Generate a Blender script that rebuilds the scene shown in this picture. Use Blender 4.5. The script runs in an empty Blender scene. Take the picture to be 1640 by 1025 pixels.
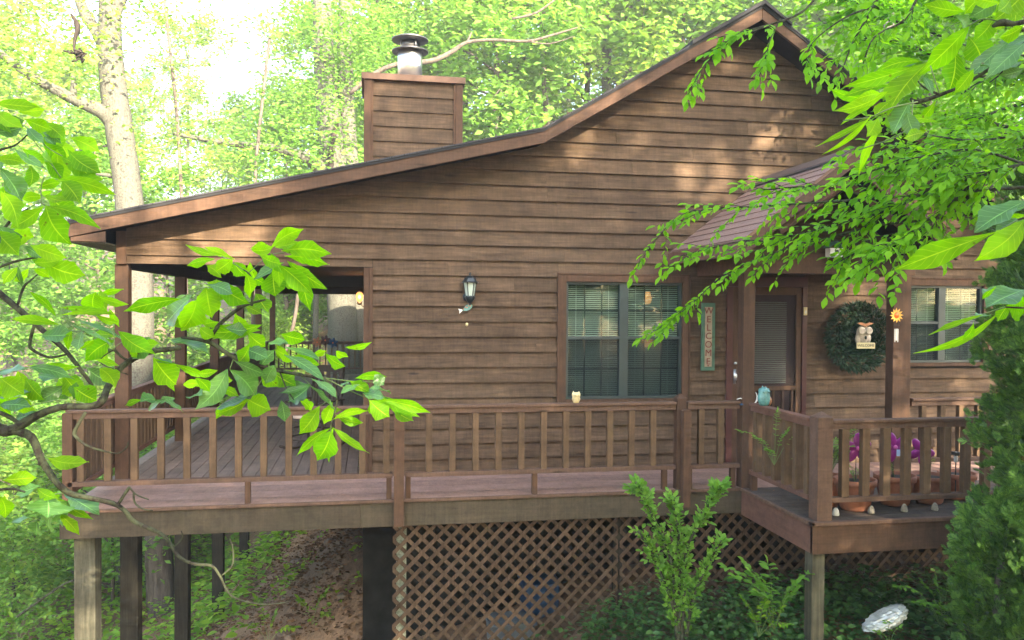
import bpy, bmesh, math, random
import numpy as np
from mathutils import Vector, Matrix
random.seed(7); rng = np.random.default_rng(7)
S = bpy.context.scene
COL = S.collection
# ---------------------------------------------------------------- camera
F_PX, CX, CY = 1300.0, 820.0, 512.5
YAW, PITCH, ROLL = math.radians(9.95), math.radians(-0.93), math.radians(0.4)
CAM = np.array([0.0, -9.42, 1.95])
_f = np.array([math.sin(YAW)*math.cos(PITCH), math.cos(YAW)*math.cos(PITCH), math.sin(PITCH)])
_r0 = np.array([math.cos(YAW), -math.sin(YAW), 0.0]); _u0 = np.cross(_r0, _f)
_r = _r0*math.cos(ROLL)+_u0*math.sin(ROLL); _u = -_r0*math.sin(ROLL)+_u0*math.cos(ROLL)
def _ray(px, py): return _f+_r*(px-CX)/F_PX-_u*(py-CY)/F_PX
def P(px, py, d): return CAM+_ray(px, py)*d                      # a point d metres deep
def onY(px, py, y): r = _ray(px, py); return CAM+r*(y-CAM[1])/r[1]
def onX(px, py, x): r = _ray(px, py); return CAM+r*(x-CAM[0])/r[0]
cd = bpy.data.cameras.new('camera'); cam = bpy.data.objects.new('camera', cd); COL.objects.link(cam)
cd.sensor_width = 36; cd.lens = F_PX/1640*36; cd.clip_start = 0.05; cd.clip_end = 2000
m = Matrix.Identity(4)
for i in range(3):
    m[i][0] = _r[i]; m[i][1] = _u[i]; m[i][2] = -_f[i]; m[i][3] = CAM[i]
cam.matrix_world = m
S.camera = cam
# ---------------------------------------------------------------- light
SUN_EL, SUN_AZ = math.radians(25), math.radians(158)      # azimuth clockwise from +Y: sun behind the camera's right shoulder
w = bpy.data.worlds.new('World'); S.world = w; w.use_nodes = True
nt = w.node_tree; nt.nodes.clear()
sky = nt.nodes.new('ShaderNodeTexSky'); sky.sky_type = 'NISHITA'; sky.sun_disc = False
sky.sun_elevation = SUN_EL; sky.sun_rotation = SUN_AZ; sky.dust_density = 3.0; sky.air_density = 1.0; sky.ozone_density = 1.0
bg = nt.nodes.new('ShaderNodeBackground'); bg.inputs[1].default_value = 0.15
wo = nt.nodes.new('ShaderNodeOutputWorld')
nt.links.new(sky.outputs[0], bg.inputs[0]); nt.links.new(bg.outputs[0], wo.inputs[0])
sl = bpy.data.lights.new('sun', 'SUN'); sl.energy = 5.0; sl.angle = math.radians(0.53); sl.color = (1.0, 0.84, 0.62)
so = bpy.data.objects.new('sun', sl); COL.objects.link(so)
sd = Vector((math.sin(SUN_AZ)*math.cos(SUN_EL), math.cos(SUN_AZ)*math.cos(SUN_EL), math.sin(SUN_EL)))
so.rotation_euler = sd.to_track_quat('Z', 'Y').to_euler()
S.view_settings.view_transform = 'Standard'; S.view_settings.look = 'None'; S.view_settings.gamma = 1
S.view_settings.exposure = 3.1
S.render.engine = 'CYCLES'
S.cycles.max_bounces = 8; S.cycles.transparent_max_bounces = 16; S.cycles.diffuse_bounces = 4
S.cycles.sample_clamp_indirect = 6
# ---------------------------------------------------------------- materials
def newmat(name):
    mt = bpy.data.materials.new(name); mt.use_nodes = True
    n = mt.node_tree.nodes; n.clear()
    out = n.new('ShaderNodeOutputMaterial'); b = n.new('ShaderNodeBsdfPrincipled')
    mt.node_tree.links.new(b.outputs[0], out.inputs[0])
    return mt, mt.node_tree, b, out
def N(t, kind, **kw):
    n = t.nodes.new('ShaderNode'+kind)
    for k, v in kw.items():
        if k in n.inputs: n.inputs[k].default_value = v
        else: setattr(n, k, v)
    return n
def ramp(t, src, stops):
    r = t.nodes.new('ShaderNodeValToRGB'); t.links.new(src, r.inputs[0])
    el = r.color_ramp.elements
    while len(el) < len(stops): el.new(0.5)
    for e, (p, c) in zip(el, stops):
        e.position = p; e.color = (c[0], c[1], c[2], 1) if hasattr(c, '__len__') else (c, c, c, 1)
    return r
def mul(t, a, b, fac=1.0, mode='MULTIPLY'):
    mx = t.nodes.new('ShaderNodeMix'); mx.data_type = 'RGBA'; mx.blend_type = mode
    if isinstance(fac, (int, float)): mx.inputs[0].default_value = fac
    else: t.links.new(fac, mx.inputs[0])
    for s, i in ((a, 6), (b, 7)):
        if isinstance(s, tuple): mx.inputs[i].default_value = (*s, 1)
        else: t.links.new(s, mx.inputs[i])
    return mx.outputs[2]
def wood(name, c, axis='X', rough=0.75, var=0.35, grain=1.0, stain=0.5, spec=0.25, stainc=None):
    c = tuple(q*WOODK for q in c); stainc = tuple(q*WOODK for q in stainc) if stainc else None
    mt, t, b, out = newmat(name)
    tc = N(t, 'TexCoord'); oi = N(t, 'ObjectInfo'); geo = N(t, 'NewGeometry')
    off = N(t, 'VectorMath', operation='SCALE'); off.inputs[0].default_value = (37.0, 53.0, 71.0)
    add = N(t, 'Math', operation='ADD'); t.links.new(oi.outputs['Random'], add.inputs[0]); t.links.new(geo.outputs['Random Per Island'], add.inputs[1])
    t.links.new(add.outputs[0], off.inputs['Scale'])
    va = N(t, 'VectorMath', operation='ADD'); t.links.new(tc.outputs['Object'], va.inputs[0]); t.links.new(off.outputs[0], va.inputs[1])
    sc = {'X': (0.9, 14, 14), 'Y': (14, 0.9, 14), 'Z': (14, 14, 0.9)}[axis]
    mp = N(t, 'Mapping'); mp.inputs['Scale'].default_value = tuple(s*grain for s in sc); t.links.new(va.outputs[0], mp.inputs[0])
    n1 = N(t, 'TexNoise', Scale=2.2, Detail=8.0, Roughness=0.62, Distortion=0.7); t.links.new(mp.outputs[0], n1.inputs['Vector'])
    n2 = N(t, 'TexNoise', Scale=1.7, Detail=6.0, Roughness=0.6); t.links.new(tc.outputs['Object'], n2.inputs['Vector'])
    n3 = N(t, 'TexNoise', Scale=60.0, Detail=2.0); t.links.new(mp.outputs[0], n3.inputs['Vector'])
    r1 = ramp(t, n1.outputs[0], [(0.28, 1-var), (0.5, 1.0), (0.72, 1+var)])
    sc2 = stainc or (c[0]*0.62, c[1]*0.66, c[2]*0.7)
    r2 = ramp(t, n2.outputs[0], [(0.35, 0.0), (0.68, 1.0)])
    col = mul(t, (c[0], c[1], c[2]), sc2, r2.outputs[0], 'MIX') if stain else None
    if stain:
        mm = col.node if hasattr(col, 'node') else None
        ms = N(t, 'Math', operation='MULTIPLY'); t.links.new(r2.outputs[0], ms.inputs[0]); ms.inputs[1].default_value = stain
        t.links.new(ms.outputs[0], mm.inputs[0])
    base = col if stain else (c[0], c[1], c[2])
    col = mul(t, base, r1.outputs[0])
    ri = ramp(t, geo.outputs['Random Per Island'], [(0.0, 0.85), (1.0, 1.15)])
    col = mul(t, col, ri.outputs[0])
    n4 = N(t, 'TexNoise', Scale=7.0, Detail=10.0, Roughness=0.75); t.links.new(va.outputs[0], n4.inputs['Vector'])
    col = mul(t, col, ramp(t, n4.outputs[0], [(0.32, 0.72), (0.5, 1.0), (0.68, 1.25)]).outputs[0])
    if axis == 'X':
        ms_ = N(t, 'Mapping'); ms_.inputs['Scale'].default_value = (22, 4, 1.2); t.links.new(va.outputs[0], ms_.inputs[0])
        n5 = N(t, 'TexNoise', Scale=2.0, Detail=5.0, Roughness=0.7); t.links.new(ms_.outputs[0], n5.inputs['Vector'])
        col = mul(t, col, ramp(t, n5.outputs[0], [(0.3, 0.84), (0.7, 1.14)]).outputs[0])
    # knots
    vo = N(t, 'TexVoronoi', Scale=1.0); mk = N(t, 'Mapping'); k = {'X': (1.1, 3.3, 5.6), 'Y': (3.3, 1.1, 3.3), 'Z': (5.6, 3.3, 1.1)}[axis]
    mk.inputs['Scale'].default_value = k; t.links.new(va.outputs[0], mk.inputs[0]); t.links.new(mk.outputs[0], vo.inputs['Vector'])
    rk = ramp(t, vo.outputs['Distance'], [(0.0, 0.25), (0.05, 0.5), (0.10, 1.0)])
    col = mul(t, col, rk.outputs[0])
    t.links.new(col, b.inputs['Base Color'])
    b.inputs['Roughness'].default_value = rough; b.inputs['Specular IOR Level'].default_value = spec
    bp = N(t, 'Bump', Strength=0.55, Distance=0.004)
    mx = N(t, 'Math', operation='ADD'); t.links.new(n1.outputs[0], mx.inputs[0]); t.links.new(n3.outputs[0], mx.inputs[1])
    t.links.new(mx.outputs[0], bp.inputs['Height']); t.links.new(bp.outputs[0], b.inputs['Normal'])
    return mt
def plain(name, c, rough=0.5, metal=0.0, var=0.15, scale=8.0, bump=0.2, spec=0.5, emit=None, estr=0):
    mt, t, b, out = newmat(name)
    tc = N(t, 'TexCoord'); n1 = N(t, 'TexNoise', Scale=scale, Detail=6.0, Roughness=0.6); t.links.new(tc.outputs['Object'], n1.inputs['Vector'])
    r1 = ramp(t, n1.outputs[0], [(0.3, 1-var), (0.7, 1+var)])
    t.links.new(mul(t, tuple(c), r1.outputs[0]), b.inputs['Base Color'])
    b.inputs['Roughness'].default_value = rough; b.inputs['Metallic'].default_value = metal; b.inputs['Specular IOR Level'].default_value = spec
    if bump:
        bp = N(t, 'Bump', Strength=bump, Distance=0.003); t.links.new(n1.outputs[0], bp.inputs['Height']); t.links.new(bp.outputs[0], b.inputs['Normal'])
    if emit: b.inputs['Emission Color'].default_value = (*emit, 1); b.inputs['Emission Strength'].default_value = estr
    return mt
def leafmat(name, c1, c2, trans=0.45, rough=0.4, spec=0.5, veins=False, tc_boost=(1.25, 1.15, 0.5)):
    mt, t, b, out = newmat(name)
    geo = N(t, 'NewGeometry'); oi = N(t, 'ObjectInfo'); tc = N(t, 'TexCoord')
    r = ramp(t, geo.outputs['Random Per Island'], [(0.0, c1), (0.6, tuple((a+d)/2 for a, d in zip(c1, c2))), (1.0, c2)])
    n = N(t, 'TexNoise', Scale=(9.0 if veins else 0.55), Detail=3.0); t.links.new(tc.outputs['Object'], n.inputs['Vector'])
    rn = ramp(t, n.outputs[0], [(0.3, 0.72), (0.7, 1.28)])
    col = mul(t, r.outputs[0], rn.outputs[0])
    if veins:
        uv = N(t, 'UVMap'); sp = N(t, 'SeparateXYZ'); t.links.new(uv.outputs[0], sp.inputs[0])
        a = N(t, 'Math', operation='ABSOLUTE'); t.links.new(sp.outputs[1], a.inputs[0])
        rm = ramp(t, a.outputs[0], [(0.0, 1.0), (0.035, 0.6), (0.06, 0.0)])
        s1 = N(t, 'Math', operation='MULTIPLY_ADD'); t.links.new(a.outputs[0], s1.inputs[0]); s1.inputs[1].default_value = -1.6
        m8 = N(t, 'Math', operation='MULTIPLY'); t.links.new(sp.outputs[0], m8.inputs[0]); m8.inputs[1].default_value = 9.0
        t.links.new(m8.outputs[0], s1.inputs[2])
        fr = N(t, 'Math', operation='FRACT'); t.links.new(s1.outputs[0], fr.inputs[0])
        rv = ramp(t, fr.outputs[0], [(0.0, 0.55), (0.07, 0.25), (0.14, 0.0)])
        mxv = N(t, 'Math', operation='MAXIMUM'); t.links.new(rm.outputs[0], mxv.inputs[0]); t.links.new(rv.outputs[0], mxv.inputs[1])
        vein = tuple(min(0.6, x*1.9+0.03) for x in c2)
        col = mul(t, col, vein, mxv.outputs[0], 'MIX')
        vs = N(t, 'TexVoronoi', Scale=26.0); t.links.new(tc.outputs['Object'], vs.inputs['Vector']); rs = ramp(t, vs.outputs['Distance'], [(0.0, 0.9), (0.10, 0.6), (0.16, 0.0)])
        nz = N(t, 'TexNoise', Scale=5.0); t.links.new(tc.outputs['Object'], nz.inputs['Vector']); rz_ = ramp(t, nz.outputs[0], [(0.5, 0.0), (0.6, 1.0)]); mq = N(t, 'Math', operation='MULTIPLY'); t.links.new(rs.outputs[0], mq.inputs[0]); t.links.new(rz_.outputs[0], mq.inputs[1])
        col = mul(t, col, (0.10, 0.08, 0.02), mq.outputs[0], 'MIX')
        bp = N(t, 'Bump', Strength=0.5, Distance=0.002); t.links.new(mxv.outputs[0], bp.inputs['Height']); t.links.new(bp.outputs[0], b.inputs['Normal'])
    t.links.new(col, b.inputs['Base Color'])
    b.inputs['Roughness'].default_value = rough; b.inputs['Specular IOR Level'].default_value = spec
    tr = N(t, 'BsdfTranslucent'); t.links.new(mul(t, col, tc_boost), tr.inputs[0])
    mx = N(t, 'MixShader'); mx.inputs[0].default_value = trans
    t.links.new(b.outputs[0], mx.inputs[1]); t.links.new(tr.outputs[0], mx.inputs[2]); t.links.new(mx.outputs[0], out.inputs[0])
    return mt
def glassmat(name, tint=(0.85, 0.92, 0.9), refl=0.06):
    mt, t, b, out = newmat(name); t.nodes.remove(b)
    tr = N(t, 'BsdfTransparent'); tr.inputs[0].default_value = (*tint, 1)
    gl = N(t, 'BsdfGlossy', Roughness=0.02); fr = N(t, 'Fresnel', IOR=1.5)
    ad = N(t, 'Math', operation='ADD'); t.links.new(fr.outputs[0], ad.inputs[0]); ad.operation = 'MULTIPLY'; ad.inputs[1].default_value = 0.4
    n1 = N(t, 'TexNoise', Scale=1.5); bp = N(t, 'Bump', Strength=0.03, Distance=0.02); t.links.new(n1.outputs[0], bp.inputs['Height']); t.links.new(bp.outputs[0], gl.inputs['Normal'])
    mx = N(t, 'MixShader'); t.links.new(ad.outputs[0], mx.inputs[0]); t.links.new(tr.outputs[0], mx.inputs[1]); t.links.new(gl.outputs[0], mx.inputs[2])
    t.links.new(mx.outputs[0], out.inputs[0]); return mt
def screenmat(name, c, op=0.5):
    mt, t, b, out = newmat(name)
    b.inputs['Base Color'].default_value = (*c, 1); b.inputs['Roughness'].default_value = 0.7; b.inputs['Specular IOR Level'].default_value = 0.08
    tr = N(t, 'BsdfTransparent'); mx = N(t, 'MixShader'); mx.inputs[0].default_value = op
    t.links.new(tr.outputs[0], mx.inputs[1]); t.links.new(b.outputs[0], mx.inputs[2]); t.links.new(mx.outputs[0], out.inputs[0]); return mt
def shingles(name, c, sx, sy):
    mt, t, b, out = newmat(name)
    uv = N(t, 'UVMap'); br = N(t, 'TexBrick'); t.links.new(uv.outputs[0], br.inputs['Vector'])
    br.inputs['Scale'].default_value = 1.0; br.inputs['Brick Width'].default_value = sx; br.inputs['Row Height'].default_value = sy
    br.inputs['Mortar Size'].default_value = 0.006; br.inputs['Mortar Smooth'].default_value = 0.2
    br.inputs['Color1'].default_value = (*c, 1); br.inputs['Color2'].default_value = (c[0]*0.75, c[1]*0.75, c[2]*0.78, 1); br.inputs['Mortar'].default_value = (c[0]*0.3, c[1]*0.3, c[2]*0.3, 1)
    n = N(t, 'TexNoise', Scale=120.0, Detail=4.0); t.links.new(uv.outputs[0], n.inputs['Vector'])
    rn = ramp(t, n.outputs[0], [(0.3, 0.65), (0.7, 1.35)])
    t.links.new(mul(t, br.outputs[0], rn.outputs[0]), b.inputs['Base Color']); b.inputs['Roughness'].default_value = 0.9
    bp = N(t, 'Bump', Strength=0.6, Distance=0.006); t.links.new(n.outputs[0], bp.inputs['Height']); t.links.new(bp.outputs[0], b.inputs['Normal'])
    return mt
def barkmat(name, c1, c2, scale=6.0, lichen=None):
    mt, t, b, out = newmat(name)
    tc = N(t, 'TexCoord'); mp = N(t, 'Mapping'); mp.inputs['Scale'].default_value = (1, 1, 0.18); t.links.new(tc.outputs['Object'], mp.inputs[0])
    n = N(t, 'TexNoise', Scale=scale*2, Detail=9.0, Roughness=0.72, Distortion=0.4); t.links.new(mp.outputs[0], n.inputs['Vector'])
    r = ramp(t, n.outputs[0], [(0.34, c1), (0.62, c2)])
    col = r.outputs[0]
    if lichen:
        n2 = N(t, 'TexNoise', Scale=26.0, Detail=5.0, Roughness=0.7); t.links.new(tc.outputs['Object'], n2.inputs['Vector'])
        r2 = ramp(t, n2.outputs[0], [(0.42, 0.0), (0.55, 1.0)])
        col = mul(t, col, lichen, r2.outputs[0], 'MIX')
    t.links.new(col, b.inputs['Base Color']); b.inputs['Roughness'].default_value = 0.95; b.inputs['Specular IOR Level'].default_value = 0.1
    bp = N(t, 'Bump', Strength=0.9, Distance=0.03); t.links.new(n.outputs[0], bp.inputs['Height']); t.links.new(bp.outputs[0], b.inputs['Normal'])
    return mt
M = {}
WOODK = 0.56
SID = (0.180, 0.118, 0.073)
M['siding'] = wood('siding_wood', SID, 'X', 0.8, 0.42, 1.0, 0.85, 0.2, (0.105, 0.066, 0.040))
M['trim'] = wood('trim_wood', (0.155, 0.084, 0.048), 'Z', 0.75, 0.22)
M['trimx'] = wood('trim_wood_level', (0.170, 0.094, 0.056), 'X', 0.75, 0.22)
M['side'] = wood('side_wood', SID, 'Y', 0.8, 0.25)
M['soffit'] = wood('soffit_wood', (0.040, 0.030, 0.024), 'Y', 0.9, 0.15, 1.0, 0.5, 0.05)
M['deckbeam'] = wood('deck_beam_wood', (0.125, 0.098, 0.066), 'X', 0.8, 0.15, 1.0, 0.6, 0.15, (0.09, 0.08, 0.052))
M['rail'] = wood('rail_wood', (0.225, 0.132, 0.088), 'X', 0.7, 0.15, 1.0, 0.4, 0.25)
M['raily'] = wood('rail_wood_side', (0.27, 0.138, 0.095), 'Y', 0.7, 0.15, 1.0, 0.4, 0.25)
M['bal'] = wood('baluster_wood', (0.225, 0.140, 0.078), 'Z', 0.75, 0.25, 1.0, 0.6, 0.2)
M['floor'] = wood('painted_floor', (0.50, 0.31, 0.245), 'X', 0.6, 0.12, 1.0, 0.5, 0.35, (0.38, 0.235, 0.185))
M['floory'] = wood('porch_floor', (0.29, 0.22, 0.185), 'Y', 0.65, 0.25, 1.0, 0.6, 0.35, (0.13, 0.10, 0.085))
M['floorgrey'] = wood('worn_floor', (0.17, 0.125, 0.10), 'X', 0.8, 0.3, 1.0, 0.9, 0.2, (0.09, 0.08, 0.065))
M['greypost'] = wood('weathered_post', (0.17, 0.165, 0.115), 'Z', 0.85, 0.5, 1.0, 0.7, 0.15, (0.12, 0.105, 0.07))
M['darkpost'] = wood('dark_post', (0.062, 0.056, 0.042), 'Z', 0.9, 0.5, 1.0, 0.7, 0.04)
M['lattice'] = wood('lattice_wood', (0.145, 0.098, 0.064), 'Z', 0.85, 0.3, 1.0, 0.6, 0.05)
M['flash'] = plain('rusty_flashing', (0.14, 0.078, 0.05), 0.6, 0.3, 0.4, 5)
M['redtrim'] = plain('dark_red_paint', (0.055, 0.012, 0.010), 0.45, 0, 0.2)
M['frame'] = plain('green_grey_frame', (0.026, 0.042, 0.042), 0.45, 0, 0.12)
M['blind'] = plain('blind_slat', (0.42, 0.46, 0.39), 0.6, 0, 0.06)
M['blindwarm'] = plain('blind_cord', (0.5, 0.5, 0.45), 0.6)
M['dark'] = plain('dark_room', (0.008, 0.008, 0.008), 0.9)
M['glass'] = glassmat('window_glass', (0.85, 0.92, 0.9), 0.0)
M['screen'] = screenmat('insect_screen', (0.010, 0.016, 0.021), 0.50)
M['doorscreen'] = screenmat('door_screen', (0.05, 0.04, 0.04), 0.55)
M['paintpost'] = plain('flaking_pale_paint', (0.13, 0.15, 0.11), 0.85, 0, 0.6, 30)
M['stone'] = plain('stone', (0.13, 0.10, 0.075), 0.9, 0, 0.4, 14, 0.6)
M['shingle'] = shingles('dark_shingles', (0.05, 0.05, 0.055), 0.33, 0.14)
M['shinglered'] = shingles('brown_red_shingles', (0.24, 0.145, 0.11), 0.9, 0.125)
M['steel'] = plain('galvanised_steel', (0.60, 0.62, 0.62), 0.28, 0.95, 0.12, 3, 0.05)
M['steeldark'] = plain('stained_steel', (0.16, 0.16, 0.165), 0.45, 0.8, 0.3, 6, 0.05)
M['lantern'] = plain('lantern_metal', (0.030, 0.040, 0.045), 0.4, 0.5, 0.3)
M['frost'] = plain('frosted_glass', (0.42, 0.50, 0.44), 0.25, 0, 0.1)
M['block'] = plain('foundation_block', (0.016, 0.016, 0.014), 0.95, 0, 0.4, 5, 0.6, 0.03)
M['terra'] = plain('terracotta', (0.30, 0.115, 0.06), 0.8, 0, 0.3, 12)
M['soil'] = plain('potting_soil', (0.035, 0.025, 0.018), 0.95, 0, 0.4, 30, 0.9)
M['black'] = plain('black_plastic', (0.015, 0.015, 0.017), 0.45)
M['white'] = plain('pale_enamel', (0.62, 0.62, 0.58), 0.5)
M['blue'] = plain('pale_blue_panel', (0.45, 0.58, 0.85), 0.25)
M['cream'] = plain('cream_ceramic', (0.62, 0.50, 0.26), 0.3, 0, 0.3, 18)
M['teal'] = plain('teal_glaze', (0.11, 0.27, 0.25), 0.18, 0, 0.45, 14, 0.1)
M['rust'] = plain('rust_glaze', (0.30, 0.12, 0.05), 0.3, 0, 0.35, 12)
M['purple'] = plain('purple_petal', (0.26, 0.018, 0.20), 0.35, 0, 0.2)
M['pink'] = plain('pink_edge', (0.5, 0.10, 0.30), 0.4)
M['orange'] = plain('orange_metal', (0.62, 0.12, 0.015), 0.35, 0.2)
M['yellow'] = plain('yellow_metal', (0.70, 0.38, 0.06), 0.35, 0.2)
M['signgreen'] = plain('sign_green', (0.045, 0.115, 0.075), 0.5, 0, 0.35)
M['signcream'] = plain('sign_cream', (0.30, 0.24, 0.17), 0.6, 0, 0.3)
M['signred'] = plain('sign_red', (0.16, 0.035, 0.025), 0.6)
M['plaque'] = plain('plaque_cream', (0.50, 0.44, 0.24), 0.6)
M['text'] = plain('plaque_text', (0.05, 0.05, 0.03), 0.7)
M['owlgrey'] = plain('owl_plaster', (0.34, 0.30, 0.24), 0.8, 0, 0.4, 25)
M['chair'] = wood('chair_wood', (0.085, 0.062, 0.048), 'Z', 0.6, 0.2)
M['cushion'] = plain('cushion_cream', (0.55, 0.42, 0.35), 0.9)
M['red'] = plain('cushion_red', (0.5, 0.04, 0.04), 0.9)
M['bin'] = plain('pale_plastic', (0.16, 0.19, 0.21), 0.45)
M['binblue'] = plain('blue_plastic', (0.010, 0.045, 0.11), 0.5)
M['foil'] = plain('pale_foil', (0.52, 0.54, 0.50), 0.35, 0.35, 0.35, 9, 0.8)
M['bulb'] = plain('lit_bulb', (0.3, 0.12, 0.03), 0.4, emit=(1.0, 0.42, 0.12), estr=0.17)
M['bark'] = barkmat('bark_grey', (0.04, 0.034, 0.028), (0.12, 0.10, 0.085))
M['barkpale'] = barkmat('bark_pale', (0.035, 0.03, 0.026), (0.08, 0.072, 0.062), 5, (0.095, 0.10, 0.08))
M['twig'] = barkmat('twig_bark', (0.018, 0.015, 0.012), (0.055, 0.048, 0.038), 20, (0.075, 0.085, 0.05))
M['darkvine'] = barkmat('dark_vine_bark', (0.018, 0.014, 0.012), (0.05, 0.04, 0.035), 12)
M['deadtwig'] = barkmat('dead_twig_bark', (0.16, 0.14, 0.11), (0.34, 0.31, 0.26), 20)
M['leafbg'] = leafmat('leaf_forest', (0.10, 0.235, 0.035), (0.19, 0.36, 0.06), 0.5, 0.6, 0.2, False, (1.4, 1.3, 0.8))
M['leafbg2'] = leafmat('leaf_forest_yellow', (0.15, 0.28, 0.045), (0.30, 0.44, 0.08), 0.5, 0.6, 0.2, False, (1.35, 1.25, 0.8))
M['leafbig'] = leafmat('leaf_hickory', (0.11, 0.31, 0.003), (0.21, 0.43, 0.005), 0.68, 0.48, 0.16, True, (1.65, 1.6, 0.2))
M['leafdark'] = leafmat('leaf_painted_shade', (0.06, 0.17, 0.03), (0.10, 0.24, 0.05), 0.45, 0.32, 0.6, True)  # hickory leaf again, with shade put into a darker green
M['leafspray'] = leafmat('leaf_elm', (0.085, 0.25, 0.006), (0.18, 0.40, 0.012), 0.58, 0.5, 0.18, False, (1.6, 1.5, 0.3))
M['leafivy'] = leafmat('leaf_ivy', (0.035, 0.10, 0.025), (0.10, 0.20, 0.045), 0.3, 0.35, 0.5)
M['leafgc'] = leafmat('leaf_undergrowth', (0.10, 0.25, 0.02), (0.26, 0.42, 0.04), 0.5, 0.5, 0.25, False, (1.5, 1.4, 0.7))
M['leafcedar'] = leafmat('leaf_cedar', (0.04, 0.11, 0.022), (0.15, 0.30, 0.05), 0.3, 0.5, 0.3)
M['leafwreath'] = leafmat('needle_wreath', (0.010, 0.030, 0.016), (0.025, 0.060, 0.028), 0.15, 0.5, 0.3)
M['leaffern'] = leafmat('leaf_fern', (0.11, 0.26, 0.03), (0.20, 0.40, 0.06), 0.45, 0.5, 0.25, False, (1.5, 1.4, 0.7))
M['litter'] = leafmat('dry_leaf', (0.07, 0.045, 0.025), (0.22, 0.12, 0.06), 0.1, 0.8, 0.1)
# ---------------------------------------------------------------- mesh helpers
class MB:
    def __init__(s): s.v = []; s.f = []; s.uv = None
    def box(s, a, b):
        x0, y0, z0 = a; x1, y1, z1 = b; n = len(s.v)
        s.v += [(x0,y0,z0),(x1,y0,z0),(x1,y1,z0),(x0,y1,z0),(x0,y0,z1),(x1,y0,z1),(x1,y1,z1),(x0,y1,z1)]
        s.f += [(n,n+3,n+2,n+1),(n+4,n+5,n+6,n+7),(n,n+1,n+5,n+4),(n+1,n+2,n+6,n+5),(n+2,n+3,n+7,n+6),(n+3,n,n+4,n+7)]
        return s
    def prism(s, poly, axis, a, b):           # polygon in the plane across axis, extruded a..b
        n = len(s.v); k = len(poly)
        for c in (a, b):
            for p, q in poly:
                s.v.append((c, p, q) if axis == 'X' else (p, c, q) if axis == 'Y' else (p, q, c))
        s.f.append(tuple(range(n, n+k))); s.f.append(tuple(range(n+2*k-1, n+k-1, -1)))
        for i in range(k):
            j = (i+1) % k; s.f.append((n+j, n+i, n+k+i, n+k+j))
        return s
    def tube(s, pts, rad, sides=8, cap=True, jit=0.0):
        pts = [np.array(p, float) for p in pts]; k = len(pts)
        if isinstance(rad, (int, float)): rad = [rad]*k
        n0 = len(s.v); up = None
        for i, p in enumerate(pts):
            d = pts[min(i+1, k-1)]-pts[max(i-1, 0)]; d = d/(np.linalg.norm(d)+1e-9)
            if up is None: up = np.array([0, 0, 1.0]) if abs(d[2]) < 0.9 else np.array([1.0, 0, 0])
            a = np.cross(d, up); a /= np.linalg.norm(a)+1e-9; b = np.cross(a, d); up = b
            for j in range(sides):
                t = 2*math.pi*j/sides; r = rad[i]*(1+(random.uniform(-jit, jit) if jit else 0))
                s.v.append(tuple(p+(a*math.cos(t)+b*math.sin(t))*r))
        for i in range(k-1):
            for j in range(sides):
                q = (j+1) % sides; s.f.append((n0+i*sides+j, n0+i*sides+q, n0+(i+1)*sides+q, n0+(i+1)*sides+j))
        if cap:
            s.f.append(tuple(n0+j for j in range(sides-1, -1, -1))); s.f.append(tuple(n0+(k-1)*sides+j for j in range(sides)))
        return s
    def lathe(s, prof, c=(0, 0, 0), sides=24, sx=1, sy=1):
        n0 = len(s.v); k = len(prof)
        for r, z in prof:
            for j in range(sides):
                t = 2*math.pi*j/sides; s.v.append((c[0]+r*math.cos(t)*sx, c[1]+r*math.sin(t)*sy, c[2]+z))
        for i in range(k-1):
            for j in range(sides):
                q = (j+1) % sides; s.f.append((n0+i*sides+j, n0+i*sides+q, n0+(i+1)*sides+q, n0+(i+1)*sides+j))
        if prof[0][0] > 1e-4: s.f.append(tuple(n0+j for j in range(sides-1, -1, -1)))
        if prof[-1][0] > 1e-4: s.f.append(tuple(n0+(k-1)*sides+j for j in range(sides)))
        return s
    def ball(s, c, r, sides=16, rings=10, sc=(1, 1, 1)):
        n0 = len(s.v)
        for i in range(1, rings):
            a = math.pi*i/rings
            for j in range(sides):
                t = 2*math.pi*j/sides
                s.v.append((c[0]+r*sc[0]*math.sin(a)*math.cos(t), c[1]+r*sc[1]*math.sin(a)*math.sin(t), c[2]+r*sc[2]*math.cos(a)))
        for i in range(rings-2):
            for j in range(sides):
                q = (j+1) % sides; s.f.append((n0+i*sides+j, n0+(i+1)*sides+j, n0+(i+1)*sides+q, n0+i*sides+q))
        t0 = len(s.v); s.v.append((c[0], c[1], c[2]+r*sc[2])); s.v.append((c[0], c[1], c[2]-r*sc[2])); L = n0+(rings-2)*sides
        for j in range(sides):
            q = (j+1) % sides; s.f.append((t0, n0+j, n0+q)); s.f.append((t0+1, L+q, L+j))
        return s
    def build(s, name, mat, parent=None, smooth=False, loc=None, bevel=0):
        me = bpy.data.meshes.new(name); me.from_pydata([tuple(map(float, p)) for p in s.v], [], s.f)
        if s.uv is not None:
            uvl = me.uv_layers.new(name='UVMap')
            for li, l in enumerate(me.loops): uvl.data[li].uv = s.uv[l.vertex_index]
        me.materials.append(mat); me.update()
        if smooth: me.polygons.foreach_set('use_smooth', [True]*len(me.polygons))
        o = bpy.data.objects.new(name, me); COL.objects.link(o)
        if loc is not None: o.location = loc
        if parent is not None: o.parent = parent
        if bevel:
            bm = o.modifiers.new('bevel', 'BEVEL'); bm.width = bevel; bm.segments = 2; bm.limit_method = 'ANGLE'
        return o
def empty(name, loc=(0, 0, 0), rz=0):
    o = bpy.data.objects.new(name, None); COL.objects.link(o); o.location = loc; o.rotation_euler = (0, 0, rz); o.empty_display_size = 0.2; return o
def tag(o, label=None, cat=None, group=None, kind=None):
    if label: o['label'] = label
    if cat: o['category'] = cat
    if group: o['group'] = group
    if kind: o['kind'] = kind
    return o
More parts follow.
